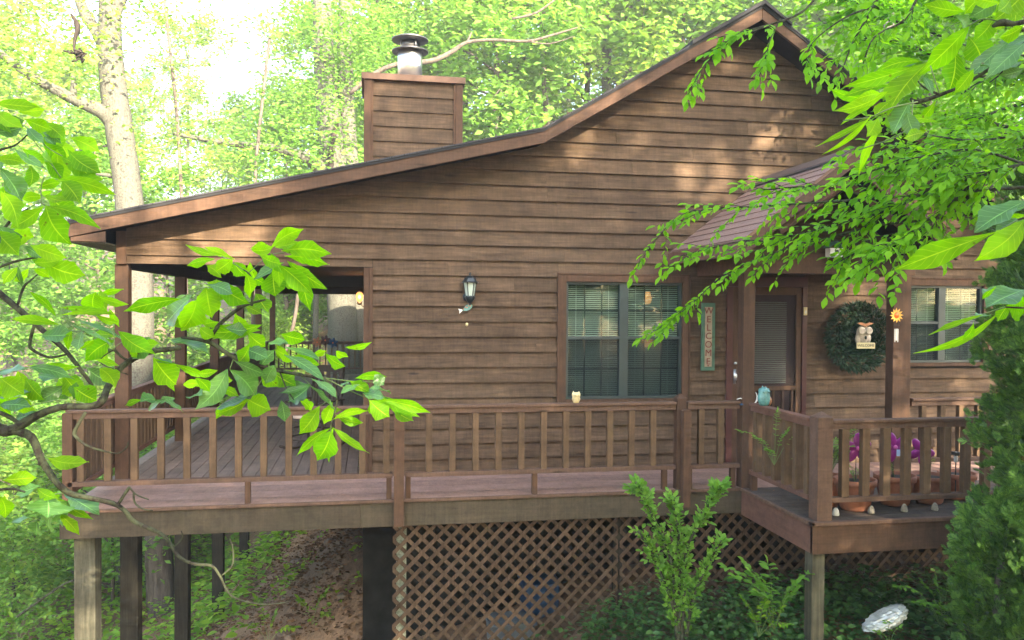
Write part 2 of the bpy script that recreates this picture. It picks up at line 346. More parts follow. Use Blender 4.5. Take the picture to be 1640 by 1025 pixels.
def copy_tree(o, parent=None):
    c = o.copy(); COL.objects.link(c)
    if parent is not None: c.parent = parent
    for ch in [q for q in bpy.data.objects if q.parent == o]: copy_tree(ch, c)
    return c
# many leaves in one mesh: template vertices carried to each frame
def leaf_template(kind):
    if kind == 'rhomb':
        return np.array([[0, 0, 0], [0.45, 0.5, 0.06], [1, 0, -0.08], [0.45, -0.5, 0.06]], float), np.array([[0, 1, 2, 3]])
    if kind == 'elm':
        v = [[0, 0, 0], [0.22, 0.36, 0.05], [0.55, 0.5, 0.06], [0.82, 0.26, 0.0], [1, 0, -0.12], [0.82, -0.26, 0.0], [0.55, -0.5, 0.06], [0.22, -0.36, 0.05], [0.5, 0, -0.02]]
        return np.array(v, float), np.array([[0, 1, 2, 8], [8, 2, 3, 4], [8, 4, 5, 6], [0, 8, 6, 7]])
    if kind == 'lance':
        v = [[0, 0, 0], [0.5, 0.5, 0.0], [1, 0, 0], [0.5, -0.5, 0.0]]
        return np.array(v, float), np.array([[0, 1, 2, 3]])
def leaves(name, mat, kind, pos, along, normal, L, W, parent=None, arrays=False):
    tv, tf = leaf_template(kind)
    pos = np.asarray(pos, float); a = np.asarray(along, float); n = np.asarray(normal, float)
    a = a/(np.linalg.norm(a, axis=1, keepdims=True)+1e-9)
    b = np.cross(n, a); b /= (np.linalg.norm(b, axis=1, keepdims=True)+1e-9); n = np.cross(a, b)
    L = np.broadcast_to(np.asarray(L, float), (len(pos),)); W = np.broadcast_to(np.asarray(W, float), (len(pos),))
    V = pos[:, None, :] + a[:, None, :]*(tv[None, :, 0, None]*L[:, None, None]) + b[:, None, :]*(tv[None, :, 1, None]*W[:, None, None]) + n[:, None, :]*(tv[None, :, 2, None]*L[:, None, None])
    k = len(tv); Fc = tf[None]+(np.arange(len(pos))*k)[:, None, None]
    V = V.reshape(-1, 3); Fc = Fc.reshape(-1, tf.shape[1])
    if arrays: return V, Fc
    return raw(name, V, Fc, mat, parent)
def raw(name, V, Fc, mat, parent=None, smooth=False):
    me = bpy.data.meshes.new(name); q = Fc.shape[1]
    me.vertices.add(len(V)); me.vertices.foreach_set('co', V.astype(np.float32).ravel())
    me.loops.add(Fc.size); me.loops.foreach_set('vertex_index', Fc.astype(np.int32).ravel())
    me.polygons.add(len(Fc)); me.polygons.foreach_set('loop_start', (np.arange(len(Fc))*q).astype(np.int32))
    if smooth: me.polygons.foreach_set('use_smooth', [True]*len(Fc))
    me.materials.append(mat); me.update(calc_edges=True); me.validate()
    o = bpy.data.objects.new(name, me); COL.objects.link(o)
    if parent is not None: o.parent = parent
    return o
def rdir(n, zlo=-1, zhi=1):
    z = rng.uniform(zlo, zhi, n); t = rng.uniform(0, 2*math.pi, n); r = np.sqrt(1-z*z)
    return np.stack([r*np.cos(t), r*np.sin(t), z], 1)
def text_part(name, s, mat, size, loc, rot, parent, depth=0.002, spacing=1.0):
    cu = bpy.data.curves.new(name, 'FONT'); cu.body = s; cu.size = size; cu.extrude = depth; cu.align_x = 'CENTER'; cu.align_y = 'CENTER'; cu.space_line = spacing
    t = bpy.data.objects.new(name+'_curve', cu); COL.objects.link(t)
    bpy.context.view_layer.update()
    me = bpy.data.meshes.new_from_object(t.evaluated_get(bpy.context.evaluated_depsgraph_get()))
    bpy.data.objects.remove(t)
    me.materials.clear(); me.materials.append(mat)
    o = bpy.data.objects.new(name, me); COL.objects.link(o); o.location = loc; o.rotation_euler = rot; o.parent = parent; return o
# ================================================================ HOUSE
RK = [(-3.04, 2.80), (1.93, 3.965), (4.55, 5.525), (8.9, 2.68)]     # rake line: the top of the roof, the same at every y
def rz(x):
    for (a, za), (b, zb) in zip(RK, RK[1:]):
        if x <= b: return za+(zb-za)*(x-a)/(b-a)
    return RK[-1][1]
def rx(z):                                                          # the roof's x-range at height z
    if z <= RK[0][1]: lo = RK[0][0]
    else:
        for (a, za), (b, zb) in zip(RK[:3], RK[1:3]):
            if za <= z <= zb: lo = a+(b-a)*(z-za)/(zb-za); break
        else: lo = 4.55
    a, za = RK[2]; b, zb = RK[3]
    return lo, min(b, a+(b-a)*(z-za)/(zb-za))
EXPO = 0.1775
house = tag(empty('house', (0, 0, 0)), 'brown wooden cabin with lap siding, long sloping roof and chimney', 'house')
OPEN = [(2.205, 3.83, 0.80, 2.345), (4.33, 5.40, -0.2, 2.345), (6.555, 8.0, 1.19, 2.335)]
def siding(mb, bottoms, xr, y, openings, top_of, seed=1):
    rr = random.Random(seed)
    for z0 in bottoms:
        z1 = z0+EXPO
        xs = xr(z0)
        if xs is None: continue
        xa, xb = xs
        if xb-xa < 0.05: continue
        cuts = [xa]; x = xa+rr.uniform(0.8, 3.4)
        while x < xb-0.5: cuts.append(x); x += rr.uniform(2.2, 4.2)
        cuts.append(xb)
        for c0, c1 in zip(cuts, cuts[1:]):
            segs = [(c0+0.001, c1-0.001)]; parts = []
            for (oa, ob, za, zb) in openings:
                if z1 > za+0.01 and z0 < zb-0.01:
                    pa, pb = max(c0, oa), min(c1, ob)
                    if pb-pa > 0.02 and zb < z1-0.01: parts.append((pa, pb, zb, z1))
                    if pb-pa > 0.02 and za > z0+0.01: parts.append((pa, pb, z0, za))
                    ns = []
                    for s0, s1 in segs:
                        if s0 < oa: ns.append((s0, min(s1, oa)))
                        if s1 > ob: ns.append((max(s0, ob), s1))
                        
                    segs = [q for q in ns if q[1]-q[0] > 0.01]
            w0 = rr.uniform(-0.0015, 0.0015); e = rr.uniform(-0.001, 0.002)
            for (s0, s1, q0, q1) in parts:
                n = len(mb.v); ya = y-0.037+0.030*(q0-z0)/EXPO; yb = y-0.037+0.030*(q1-z0)/EXPO
                mb.v += [(s0, ya, q0), (s1, ya, q0), (s1, yb, q1), (s0, yb, q1), (s0, y-0.004, q0), (s1, y-0.004, q0)]; mb.f += [(n, n+1, n+2, n+3), (n, n+4, n+5, n+1)]
            for s0, s1 in segs:
                n = len(mb.v); zt = z1+0.004
                mb.v += [(s0, y-0.037+e, z0+w0), (s1, y-0.037+e, z0-w0), (s1, y-0.007, zt), (s0, y-0.007, zt), (s0, y-0.024, z0+w0), (s1, y-0.024, z0-w0), (s1, y-0.002, zt), (s0, y-0.002, zt)]
                mb.f += [(n, n+1, n+2, n+3), (n, n+4, n+5, n+1), (n, n+3, n+7, n+4), (n+1, n+5, n+6, n+2), (n+3, n+2, n+6, n+7), (n+4, n+7, n+6, n+5)]
mb = MB()
bottoms = [1.598+EXPO*i for i in range(-10, 24)]
def xr_front(z0):
    lo, hi = rx(z0+0.16+EXPO*0)
    lo = max(lo-0.1, -2.6) if z0 > 2.38 else 0.034
    return (lo, min(hi+0.1, 8.58)) if z0+0.14 < 5.5 else None
siding(mb, bottoms, xr_front, 0.0, OPEN, None)
# the short course that closes the gable over the porch opening
n = len(mb.v); mb.v += [(-2.6, -0.022, 2.392), (0.03, -0.022, 2.392), (0.03, -0.008, 2.49), (-2.6, -0.008, 2.49)]; mb.f += [(n, n+1, n+2, n+3)]
wall = mb.build('front_wall', M['siding'], house)
# sheathing behind the siding, with the openings left open, as boxes
mb = MB()
def shell(x0, x1, z0, z1): mb.box((x0, 0.0, z0), (x1, 0.10, z1))
shell(-0.06, 2.25, -0.25, 2.5); shell(2.25, 3.79, -0.25, 0.84); shell(2.25, 3.79, 2.30, 2.5); shell(3.79, 4.41, -0.25, 2.5); shell(4.41, 5.336, 2.22, 2.5)
shell(5.336, 6.6, -0.25, 2.5); shell(6.6, 7.96, -0.25, 1.23); shell(6.6, 7.96, 2.29, 2.5); shell(7.96, 8.6, -0.25, 2.5)
mb.prism([(-2.68, 2.40), (-0.06, 2.40), (-0.06, 2.5), (8.6, 2.5), (8.6, rz(8.6)-0.14), (4.55, 5.38), (1.93, 3.82), (-2.68, rz(-2.68)-0.14)], 'Y', 0.001, 0.099)
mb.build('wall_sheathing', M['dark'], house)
# corner boards
MB().box((-0.068, -0.042, -0.01), (0.034, 0.10, 2.383)).build('corner_board', M['trim'], house, bevel=0.003)
MB().box((-0.005, -0.056, -0.01), (0.034, -0.0425, 2.383)).build('corner_board', M['trim'], house, bevel=0.003)
mb = MB(); mb.box((-2.70, -0.042, 2.384), (-2.60, 0.10, 2.74)); mb.build('corner_board', M['trim'], house, bevel=0.003)
# side and back walls, gable at the back
mb = MB()
z = -0.1
while z < 2.45:
    n = len(mb.v); mb.v += [(-0.066, 0.10, z), (-0.066, 14, z), (-0.05, 14, z+EXPO), (-0.05, 0.10, z+EXPO)]; mb.f.append((n, n+3, n+2, n+1)); z += EXPO
mb.build('side_siding', M['side'], house)
MB().box((-0.049, 0.101, -0.25), (0.05, 14, 3.2)).build('side_wall', M['side'], house); MB().box((8.5, 0.101, -0.25), (8.6, 14, 2.7)).build('side_wall', M['side'], house)
mb = MB(); mb.prism([(-0.05, -0.25), (8.6, -0.25), (8.6, rz(8.6)-0.14), (4.55, 5.38), (1.93, 3.82), (-0.05, rz(-0.05)-0.14)], 'Y', 13.9, 14.0); mb.build('back_wall', M['side'], house)
MB().box((-0.065, 0.0, -6), (8.6, 13.9, -0.262)).build('foundation', M['block'], house)
# roof
def along_roof(mb, off0, off1, y0, y1, x0=None, x1=None):
    pts = [p for p in RK]
    if x0 is not None: pts = [(x0, rz(x0))]+[p for p in pts if p[0] > x0]
    if x1 is not None: pts = [p for p in pts if p[0] < x1]+[(x1, rz(x1))]
    poly = [(x, z-off0) for x, z in pts]+[(x, z-off1) for x, z in reversed(pts)]
    mb.prism(poly, 'Y', y0, y1)
mb = MB(); n0 = 0
prev = 0
for i, (x, z) in enumerate(RK):
    if i: prev += math.hypot(x-RK[i-1][0], z-RK[i-1][1])
    for yy in (-0.46, 14.3):
        mb.v.append((x, yy, z+0.012)); 
    for yy in (-0.46, 14.3): mb.v.append((x, yy, z-0.004))
mb.uv = []
acc = 0
for i, (x, z) in enumerate(RK):
    if i: acc += math.hypot(x-RK[i-1][0], z-RK[i-1][1])
    for yy in (-0.46, 14.3, -0.46, 14.3): mb.uv.append((yy, acc))
for i in range(3):
    a = i*4; b = a+4
    mb.f += [(a, b, b+1, a+1), (a+2, a+3, b+3, b+2), (a, a+2, b+2, b)]
mb.f += [(0, 1, 3, 2), (12, 14, 15, 13)]
roof = mb.build('roof', M['shingle'], house)
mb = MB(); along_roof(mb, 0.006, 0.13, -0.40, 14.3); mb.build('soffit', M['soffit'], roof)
mb = MB()
along_roof(mb, 0.002, 0.165, -0.44, -0.402, None, 4.548); mb.build('rake_board', M['trimx'], roof, bevel=0.003)
mb = MB(); along_roof(mb, 0.002, 0.165, -0.44, -0.402, 4.552, None); mb.build('rake_board', M['trimx'], roof, bevel=0.003)
mb = MB(); along_roof(mb, -0.004, 0.035, -0.452, -0.441); mb.build('drip_edge', M['shingle'], roof)
# ridge cap and the lifted shingle run near the ridge
mb = MB(); mb.prism([(3.66, rz(3.66)+0.002), (4.55, 5.53), (4.9, rz(4.9)+0.002), (4.9, rz(4.9)+0.03), (4.55, 5.575), (3.66, rz(3.66)+0.05)], 'Y', -0.50, 14.3); mb.build('ridge_cap', M['shingle'], roof)
# eave box at the left
mb = MB(); mb.prism([(-3.02, 2.63), (-2.69, 2.70), (-2.69, 2.592), (-3.02, 2.592)], 'Y', -0.438, -0.404); mb.box((-3.075, -0.44, 2.59), (-3.042, 14.3, 2.80)); mb.build('eave_board', M['trimx'], roof)
mb = MB(); mb.box((-3.04, -0.402, 2.575), (-2.70, 14.3, 2.589)); mb.build('eave_soffit', M['greypost'], roof)
# porch ceiling, beams and posts of the side porch
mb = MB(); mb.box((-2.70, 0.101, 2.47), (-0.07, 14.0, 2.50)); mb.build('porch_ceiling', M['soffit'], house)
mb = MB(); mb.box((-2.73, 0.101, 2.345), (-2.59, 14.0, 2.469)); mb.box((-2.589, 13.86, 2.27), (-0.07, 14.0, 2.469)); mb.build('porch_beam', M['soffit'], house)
PY = [0.02, 2.78, 5.35, 8.2, 11.0, 13.9]
for y in PY:
    MB().box((-0.07, -0.07, 0), (0.07, 0.07, 2.345 if y > 0.1 else 2.383)).build('porch_post', M['trim'], house, loc=(-2.66, y+0.06, 0), bevel=0.006)
# chimney
ch = empty('chimney', (0, 0, 0)); ch.parent = house
cx0, cx1, cy0, cy1, cb, ct = -0.075, 1.085, 0.30, 1.15, 3.2, 4.60
mb = MB()
zz = ct-EXPO
rr = random.Random(3)
while zz > 3.2:
    n = len(mb.v); mb.v += [(cx0+0.085, cy0-0.02, zz), (cx1-0.085, cy0-0.02, zz), (cx1-0.085, cy0-0.002, zz+EXPO), (cx0+0.085, cy0-0.002, zz+EXPO), (cx0+0.085, cy0, zz), (cx1-0.085, cy0, zz)]
    mb.f += [(n, n+1, n+2, n+3), (n, n+4, n+5, n+1)]; zz -= EXPO
cwall = mb.build('siding', M['siding'], ch)
MB().box((cx0+0.02, cy0, cb), (cx1-0.02, cy1, ct)).build('chimney_box', M['side'], ch)
mb = MB()
for a, b in ((cx0, cx0+0.085), (cx1-0.085, cx1)): MB().box((a, cy0-0.036, cb), (b, cy0+0.02, ct)).build('corner_board', M['trim'], ch, bevel=0.003); MB().box((a, cy1-0.03, cb), (b, cy1+0.01, ct)).build('corner_board', M['trim'], ch, bevel=0.003)
for a, b in ((cx0+0.087, cx0+0.108), (cx1-0.108, cx1-0.087)): MB().box((a, cy0-0.032, cb), (b, cy0-0.004, ct)).build('corner_bead', M['trim'], ch)
MB().box((cx0-0.03, cy0-0.06, ct), (cx1+0.03, cy1+0.04, ct+0.075)).build('chimney_cap', M['flash'], ch, bevel=0.004)
fx, fy = 0.475, 0.66
mb = MB(); mb.lathe([(0.150, 0), (0.150, 0.36), (0.146, 0.365), (0.146, 0.40)], (fx, fy, ct+0.075), 32); mb.lathe([(0.165, 0), (0.165, 0.02), (0.151, 0.03)], (fx, fy, ct+0.077), 32)
mb.build('flue_pipe', M['steel'], ch, True)
mb = MB(); mb.lathe([(0.135, 0.40), (0.22, 0.385), (0.225, 0.395), (0.135, 0.43)], (fx, fy, ct+0.075), 40)
mb.lathe([(0.10, 0.43), (0.10, 0.52)], (fx, fy, ct+0.075), 24); mb.lathe([(0.0, 0.52), (0.22, 0.525), (0.225, 0.54), (0.14, 0.575), (0.0, 0.585)], (fx, fy, ct+0.075), 40)
for t in range(4):
    a = t*math.pi/2+0.5; mb.box((fx+0.13*math.cos(a)-0.008, fy+0.13*math.sin(a)-0.008, ct+0.475), (fx+0.13*math.cos(a)+0.008, fy+0.13*math.sin(a)+0.008, ct+0.60))
mb.build('flue_cap', M['steeldark'], ch, True)
# windows
def window(name, x0, x1, z0, z1, xm0, xm1, zr, muntins, room=True):
    r = empty(name, (0, 0, 0)); r.parent = house
    mb = MB(); c = 0.085
    mb.box((x0-c, -0.046, z0-0.04), (x0, 0.03, z1+0.08)); mb.box((x1, -0.046, z0-0.04), (x1+c-0.01, 0.03, z1+0.08)); mb.box((x0+0.0005, -0.046, z1), (x1-0.0005, 0.03, z1+0.08)); mb.box((x0+0.0005, -0.052, z0-0.045), (x1-0.0005, 0.03, z0))
    mb.box((x0-c-0.022, -0.055, z0-0.045), (x0-c-0.001, 0.0, z1+0.105)); mb.box((x1+c-0.009, -0.055, z0-0.045), (x1+c+0.013, 0.0, z1+0.105)); mb.box((x0-c, -0.053, z1+0.081), (x1+c-0.01, 0.0, z1+0.104))
    mb.build('casing', M['trim'], r, bevel=0.003)
    f = 0.032; mb = MB()
    mb.box((x0+0.001, -0.012, z0+0.001), (x0+f, 0.06, z1-0.001)); mb.box((x1-f, -0.012, z0+0.001), (x1-0.001, 0.06, z1-0.001)); mb.box((x0+f, -0.012, z1-f), (x1-f, 0.06, z1-0.001)); mb.box((x0+f, -0.012, z0+0.001), (x1-f, 0.06, z0+f))
    mb.box((xm0, -0.014, z0+f), (xm1, 0.06, z1-f))
    for a, b in ((x0+f, xm0), (xm1, x1-f)):
        mb.box((a, -0.006, zr-0.016), (b, 0.05, zr+0.018))
        for t in range(1, muntins+1):
            x = a+(b-a)*t/(muntins+1); mb.box((x-0.008, 0.025, z0+f), (x+0.008, 0.036, z1-f))
        mb.box((a, 0.0255, zr+(z1-zr)*0.48), (b, 0.0355, zr+(z1-zr)*0.48+0.014)); mb.box((a, 0.0255, z0+(zr-z0)*0.48), (b, 0.0355, z0+(zr-z0)*0.48+0.014))
    mb.build('frame', M['frame'], r, bevel=0.002)
    for a, b in ((x0+f, xm0), (xm1, x1-f)):
        mb = MB(); mb.box((a, 0.020, zr+0.018), (b, 0.024, z1-f)); mb.build('pane', M['glass'], r)
        mb = MB(); mb.box((a, 0.020, z0+f), (b, 0.024, zr-0.016)); mb.build('pane', M['glass'], r)
        mb = MB(); n = 0; mb.v = [(a, -0.003, z0+f), (b, -0.003, z0+f), (b, -0.003, zr-0.016), (a, -0.003, zr-0.016)]; mb.f = [(0, 1, 2, 3)]; mb.build('insect_screen', M['screen'], r)
        mb = MB(); z = z0+0.03; q = random.Random(int(a*100))
        while z < z1-0.01:
            k = len(mb.v); t = 0.018; yy = 0.085; s = q.uniform(-0.0015, 0.0015)
            mb.v += [(a-0.01, yy-0.011, z-0.006+s), (b+0.01, yy-0.011, z-0.006-s), (b+0.01, yy+0.011, z+0.0075-s), (a-0.01, yy+0.011, z+0.0075+s)]; mb.f.append((k, k+1, k+2, k+3)); z += 0.0235
        for t in (0.18, 0.82): x = a+(b-a)*t; mb.box((x-0.004, 0.070, z0+0.02), (x+0.004, 0.072, z1-0.02))
        mb.build('blind', M['blind'], r)
    mb = MB(); mb.box((x0-0.15, 0.50, z0-0.15), (x1+0.15, 0.52, z1+0.15)); mb.box((x0-0.15, 0.101, z0-0.17), (x1+0.15, 0.5, z0-0.15)); mb.box((x0-0.15, 0.101, z1+0.15), (x1+0.15, 0.5, z1+0.17)); mb.box((x0-0.17, 0.101, z0-0.15), (x0-0.151, 0.5, z1+0.15)); mb.box((x1+0.151, 0.101, z0-0.15), (x1+0.17, 0.5, z1+0.15))
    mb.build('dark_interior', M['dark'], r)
    return r
w1 = window('window', 2.299, 3.756, 0.851, 2.255, 2.965, 3.075, 1.585, 2)
w1['label'] = 'wide double window with green-grey frames and white blinds'
w2 = window('window', 6.66, 7.90, 1.265, 2.262, 7.262, 7.362, 1.78, 1)
# a lamp seen through the blinds
t = tag(empty('table_lamp', (3.44, 0.33, 0.95)), 'lit lamp glowing behind the blinds of the wide window', 'lamp')
MB().lathe([(0.06, -0.22), (0.07, -0.2), (0.012, -0.17), (0.012, 0.5)], (0, 0, 0), 16).build('lamp_stand', M['black'], t, True)
MB().lathe([(0.03, 0.50), (0.065, 0.56), (0.06, 0.66), (0.025, 0.72)], (0, 0, 0), 16).build('bulb', M['bulb'], t, True)
MB().lathe([(0.03, 1.05), (0.05, 1.10), (0.03, 1.2)], (0, 0, 0), 16).build('bulb', M['bulb'], t, True)
# door
dr = empty('door', (0, 0, 0)); dr.parent = house
mb = MB(); mb.box((4.33, -0.045, -0.0), (4.409, 0.05, 2.22)); mb.box((5.337, -0.045, 0.0), (5.40, 0.05, 2.22)); mb.box((4.33, -0.047, 2.2205), (5.40, 0.05, 2.345)); mb.build('door_frame', M['redtrim'], dr, bevel=0.003)
mb = MB(); a, b = 4.412, 5.334
for (x0, x1, z0, z1) in ((a, a+0.09, 0.03, 2.215), (b-0.07, b, 0.03, 2.215), (a+0.0905, b-0.0705, 2.12, 2.215), (a+0.0905, b-0.0705, 0.03, 0.20), (a+0.0905, b-0.0705, 0.93, 0.985)): mb.box((x0, -0.030, z0), (x1, 0.005, z1))
x = a+0.17
while x < b-0.1: mb.box((x, -0.024, 0.2005), (x+0.028, -0.002, 0.9295)); x += 0.125
mb.build('screen_door', M['trim'], dr, bevel=0.003)
mb = MB(); mb.v = [(a+0.09, -0.006, 0.2), (b-0.07, -0.006, 0.2), (b-0.07, -0.006, 2.12), (a+0.09, -0.006, 2.12)]; mb.f = [(0, 1, 2, 3)]; mb.build('insect_screen', M['doorscreen'], dr)
mb = MB(); z = 1.02
while z < 2.05:
    k = len(mb.v); mb.v += [(4.70, 0.040, z-0.006), (5.17, 0.040, z-0.006), (5.17, 0.058, z+0.006), (4.70, 0.058, z+0.006)]; mb.f.append((k, k+1, k+2, k+3)); z += 0.024
mb.build('blind', M['blind'], dr)
mb = MB(); mb.box((a, 0.065, 0.02), (b, 0.10, 2.219)); mb.build('door_leaf', M['redtrim'], dr)
mb = MB(); mb.box((4.43, -0.045, 1.02), (4.455, -0.031, 1.20)); mb.tube([(4.445, -0.045, 1.05), (4.447, -0.075, 1.07), (4.447, -0.078, 1.13), (4.445, -0.045, 1.17)], 0.007, 8); mb.lathe([(0.0, 0), (0.02, 0.003), (0.016, 0.03), (0, 0.034)], (4.44, -0.06, 1.26), 12)
mb.build('handle', M['steel'], dr, True)
# entrance porch roof
PR = empty('entry_roof', (0, 0, 0)); PR.parent = house
rX, rZ, eL, eR, eZ, yF = 4.78, 3.545, 3.60, 5.96, 2.625, -1.97
for s, e in ((-1, eL), (1, eR)):
    mb = MB(); L = math.hypot(rX-e, rZ-eZ)
    for (x, z, q) in ((rX, rZ, 0), (e, eZ, L)):
        for yy in (yF, -0.004):
            mb.v.append((x, yy, z)); 
    mb.uv = [(yF, 0), (0, 0), (yF, L), (0, L)]
    mb.f = [(0, 1, 3, 2)]
    for (x, z) in ((rX, rZ-0.03), (e, eZ-0.03)):
        for yy in (yF, -0.004): mb.v.append((x, yy, z)); mb.uv.append((yy, z))
    mb.f += [(4, 6, 7, 5), (0, 2, 6, 4), (2, 3, 7, 6), (1, 5, 7, 3)]
    sh = mb.build('roof_slope', M['shinglered'], PR)
    # real shingle butts: thin courses along the slope
    mb = MB(); k = 0; d = 0.0; ux, uz = (e-rX)/L, (eZ-rZ)/L; nx, nz = -uz*s, ux*s
    if nz < 0: nx, nz = -nx, -nz
    while d < L-0.02:
        d1 = min(d+0.135, L+0.015); n = len(mb.v)
        for dd, h in ((d, 0.003), (d1, 0.011), (d1, 0.001)):
            for yy in (yF-0.012, -0.03): mb.v.append((rX+ux*dd+nx*h, yy, rZ+uz*dd+nz*h))
        mb.f += [(n, n+1, n+3, n+2), (n+2, n+3, n+5, n+4), (n, n+2, n+4)]; d += 0.135
    mb.uv = [(p[1], 20*p[0]) for p in mb.v]
    mb.build('shingle_courses', M['shinglered'], PR)
    mb = MB(); nn = 0.0
    poly = [(rX, rZ-0.032), (e, eZ-0.032), (e, eZ-0.165), (rX, rZ-0.165)]
    mb.prism(poly, 'Y', yF-0.004, yF+0.034); mb.build('rake_board', M['trimx'], PR, bevel=0.003)
    mb = MB(); mb.prism([(rX, rZ-0.033), (e, eZ-0.033), (e, eZ-0.06), (rX, rZ-0.06)], 'Y', yF+0.035, -0.004); mb.build('soffit', M['soffit'], PR)
    mb = MB(); xx = (e-0.03, e) if s < 0 else (e, e+0.03); mb.box((xx[0], yF, eZ-0.15), (xx[1], -0.03, eZ-0.01)); mb.build('eave_board', M['raily'], PR)
    mb = MB(); mb.prism([(rX-0.0*s, rZ+0.012), (rX+s*0.13, rZ-0.089), (rX+s*0.13, rZ-0.070), (rX, rZ+0.034)], 'Y', yF-0.02, -0.03); mb.build('ridge_cap', M['shinglered'], PR)
    mb = MB(); mb.prism([(rX+s*0.131, rZ-0.09), (rX+s*0.165, rZ-0.117), (rX+s*0.165, rZ-0.098), (rX+s*0.131, rZ-0.072)], 'Y', yF-0.015, -0.03); mb.build('ridge_flashing', M['black'], PR)
PYF = -1.22
for x in (4.045, 5.88):
    MB().box((-0.068 if x < 5 else -0.11, -0.068, 0), (0.068 if x < 5 else 0.11, 0.068, 2.335)).build('entry_post', M['rail'] if 0 else M['trim'], PR, loc=(x, PYF+0.07, 0), bevel=0.006)
mb = MB(); mb.box((3.94, PYF, 2.336), (6.03, PYF+0.14, 2.56)); mb.box((3.94, PYF+0.141, 2.336), (4.06, -0.03, 2.56)); mb.box((5.90, PYF+0.141, 2.336), (6.03, -0.03, 2.56)); mb.build('entry_beam', M['trimx'], PR, bevel=0.004)
mb = MB(); zz = 2.5605
while zz < 3.4:
    hw = (rZ-0.10-(zz+EXPO))/((rZ-eZ)/(rX-eL)); hw = max(hw, 0.02)
    n = len(mb.v); mb.v += [(rX-hw-0.2, PYF+0.035, zz), (rX+hw+0.2, PYF+0.035, zz), (rX+hw, PYF+0.05, zz+EXPO), (rX-hw, PYF+0.05, zz+EXPO), (rX-hw-0.2, PYF+0.06, zz), (rX+hw+0.2, PYF+0.06, zz)]; mb.f += [(n, n+1, n+2, n+3), (n, n+4, n+5, n+1)]; zz += EXPO
mb.build('gable_siding', M['siding'], PR)
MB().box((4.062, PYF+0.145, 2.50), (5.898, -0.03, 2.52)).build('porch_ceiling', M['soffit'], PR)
mb = MB(); mb.tube([(rX-0.75, yF+0.10, 2.72), (rX+0.0, yF+0.10, 3.25)], 0.04, 4); mb.tube([(rX+0.75, yF+0.13, 2.72), (rX+0.0, yF+0.13, 3.25)], 0.04, 4); mb.build('brace', M['trimx'], PR)
# ================================================================ DECK
deck = tag(empty('deck', (0, 0, 0)), 'raised brown wooden deck with pink painted floor, railing and lattice skirt', 'deck')
mb = MB(); y = -1.185
while y < -0.04:
    w_ = min(0.284, -0.035-y); mb.box((-2.86, y, -0.035), (4.03, y+w_-0.004, 0)); mb.box((4.032, y, -0.035), (9.4, y+w_-0.004, 0)); y += 0.288
mb.build('walkway_floor', M['floor'], deck)
mb = MB(); x = -2.86
while x < -0.20:
    mb.box((x, -0.033, -0.035), (x+0.135, 14.1, 0)); x += 0.144
mb.box((x, -0.033, -0.035), (-0.07, 14.1, 0)); mb.build('porch_floor', M['floory'], deck)
mb = MB(); y = -2.60
while y < -1.25:
    mb.box((4.0, y, -0.036), (9.4, y+0.134, -0.001)); y += 0.14
mb.build('landing_floor', M['floorgrey'], deck)
mb = MB(); mb.box((-2.88, -1.22, -0.026), (3.99, -1.1855, 0.006)); mb.box((3.965, -2.66, -0.03), (3.998, -1.2, 0.004)); mb.box((3.965, -2.66, -0.03), (9.4, -2.602, 0.004)); mb.build('edge_board', M['rail'], deck, bevel=0.004)
mb = MB(); mb.box((-2.865, -1.20, -0.27), (-0.08, -1.16, -0.027)); mb.box((-0.078, -1.20, -0.27), (4.02, -1.16, -0.027)); mb.box((-2.865, -1.159, -0.27), (-2.825, 14.1, -0.036)); mb.build('rim_beam', M['deckbeam'], deck, bevel=0.003)
mb = MB(); mb.box((3.985, -2.635, -0.29), (4.025, -1.2, -0.031)); mb.build('rim_beam', M['raily'], deck, bevel=0.003)
mb = MB(); mb.box((3.985, -2.64, -0.29), (9.4, -2.60, -0.0315)); mb.build('rim_beam', M['trimx'], deck, bevel=0.003)
mb = MB(); x = -2.4
while x < 9: mb.box((x, -1.15, -0.24), (x+0.04, -0.01 if x > -0.1 else 14, -0.037)); x += 0.42
x = 4.4
while x < 9: mb.box((x, -2.59, -0.24), (x+0.04, -1.2, -0.037)); x += 0.42
mb.build('joist', M['deckbeam'], deck)
def ground_z(x, y):
    if x > 3: z = -1.22
    elif x > 0: z = -1.22-0.27*(3-x)
    elif x > -4: z = -2.02+0.62*x
    elif x > -12: z = -4.5+0.12*(x+4)
    else: z = -5.46+0.10*(-12-x)
    if x < 0.3 and y > 0: z += 0.7*math.exp(-((x+0.2)/1.3)**2)*min(1, y/2)
    if y > 12: z += 0.16*(y-12)
    if x > 9: z += 0.14*(x-9)
    if y < -3: z += 0.05*(y+3)
    z += 0.10*math.sin(x*1.7+y*0.6)*math.sin(y*1.1-x*0.4)+0.25*math.sin(x*0.31+1)*math.sin(y*0.27)
    return z
post = None
for i, y in enumerate((-1.0, 0.45, 3.05, 5.9, 9.0, 11.3, 13.9)):
    g = ground_z(-2.7, y)-0.3
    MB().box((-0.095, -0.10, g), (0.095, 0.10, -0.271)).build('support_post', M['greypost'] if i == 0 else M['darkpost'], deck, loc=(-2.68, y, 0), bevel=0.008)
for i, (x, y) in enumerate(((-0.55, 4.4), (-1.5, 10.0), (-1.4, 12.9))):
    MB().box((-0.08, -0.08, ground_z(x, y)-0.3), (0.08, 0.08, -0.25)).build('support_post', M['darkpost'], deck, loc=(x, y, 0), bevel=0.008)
o = MB().box((-0.065, -0.065, -2.2), (0.065, 0.065, -0.291)).build('support_post', M['greypost'], deck, loc=(4.075, -2.53, 0), bevel=0.008)
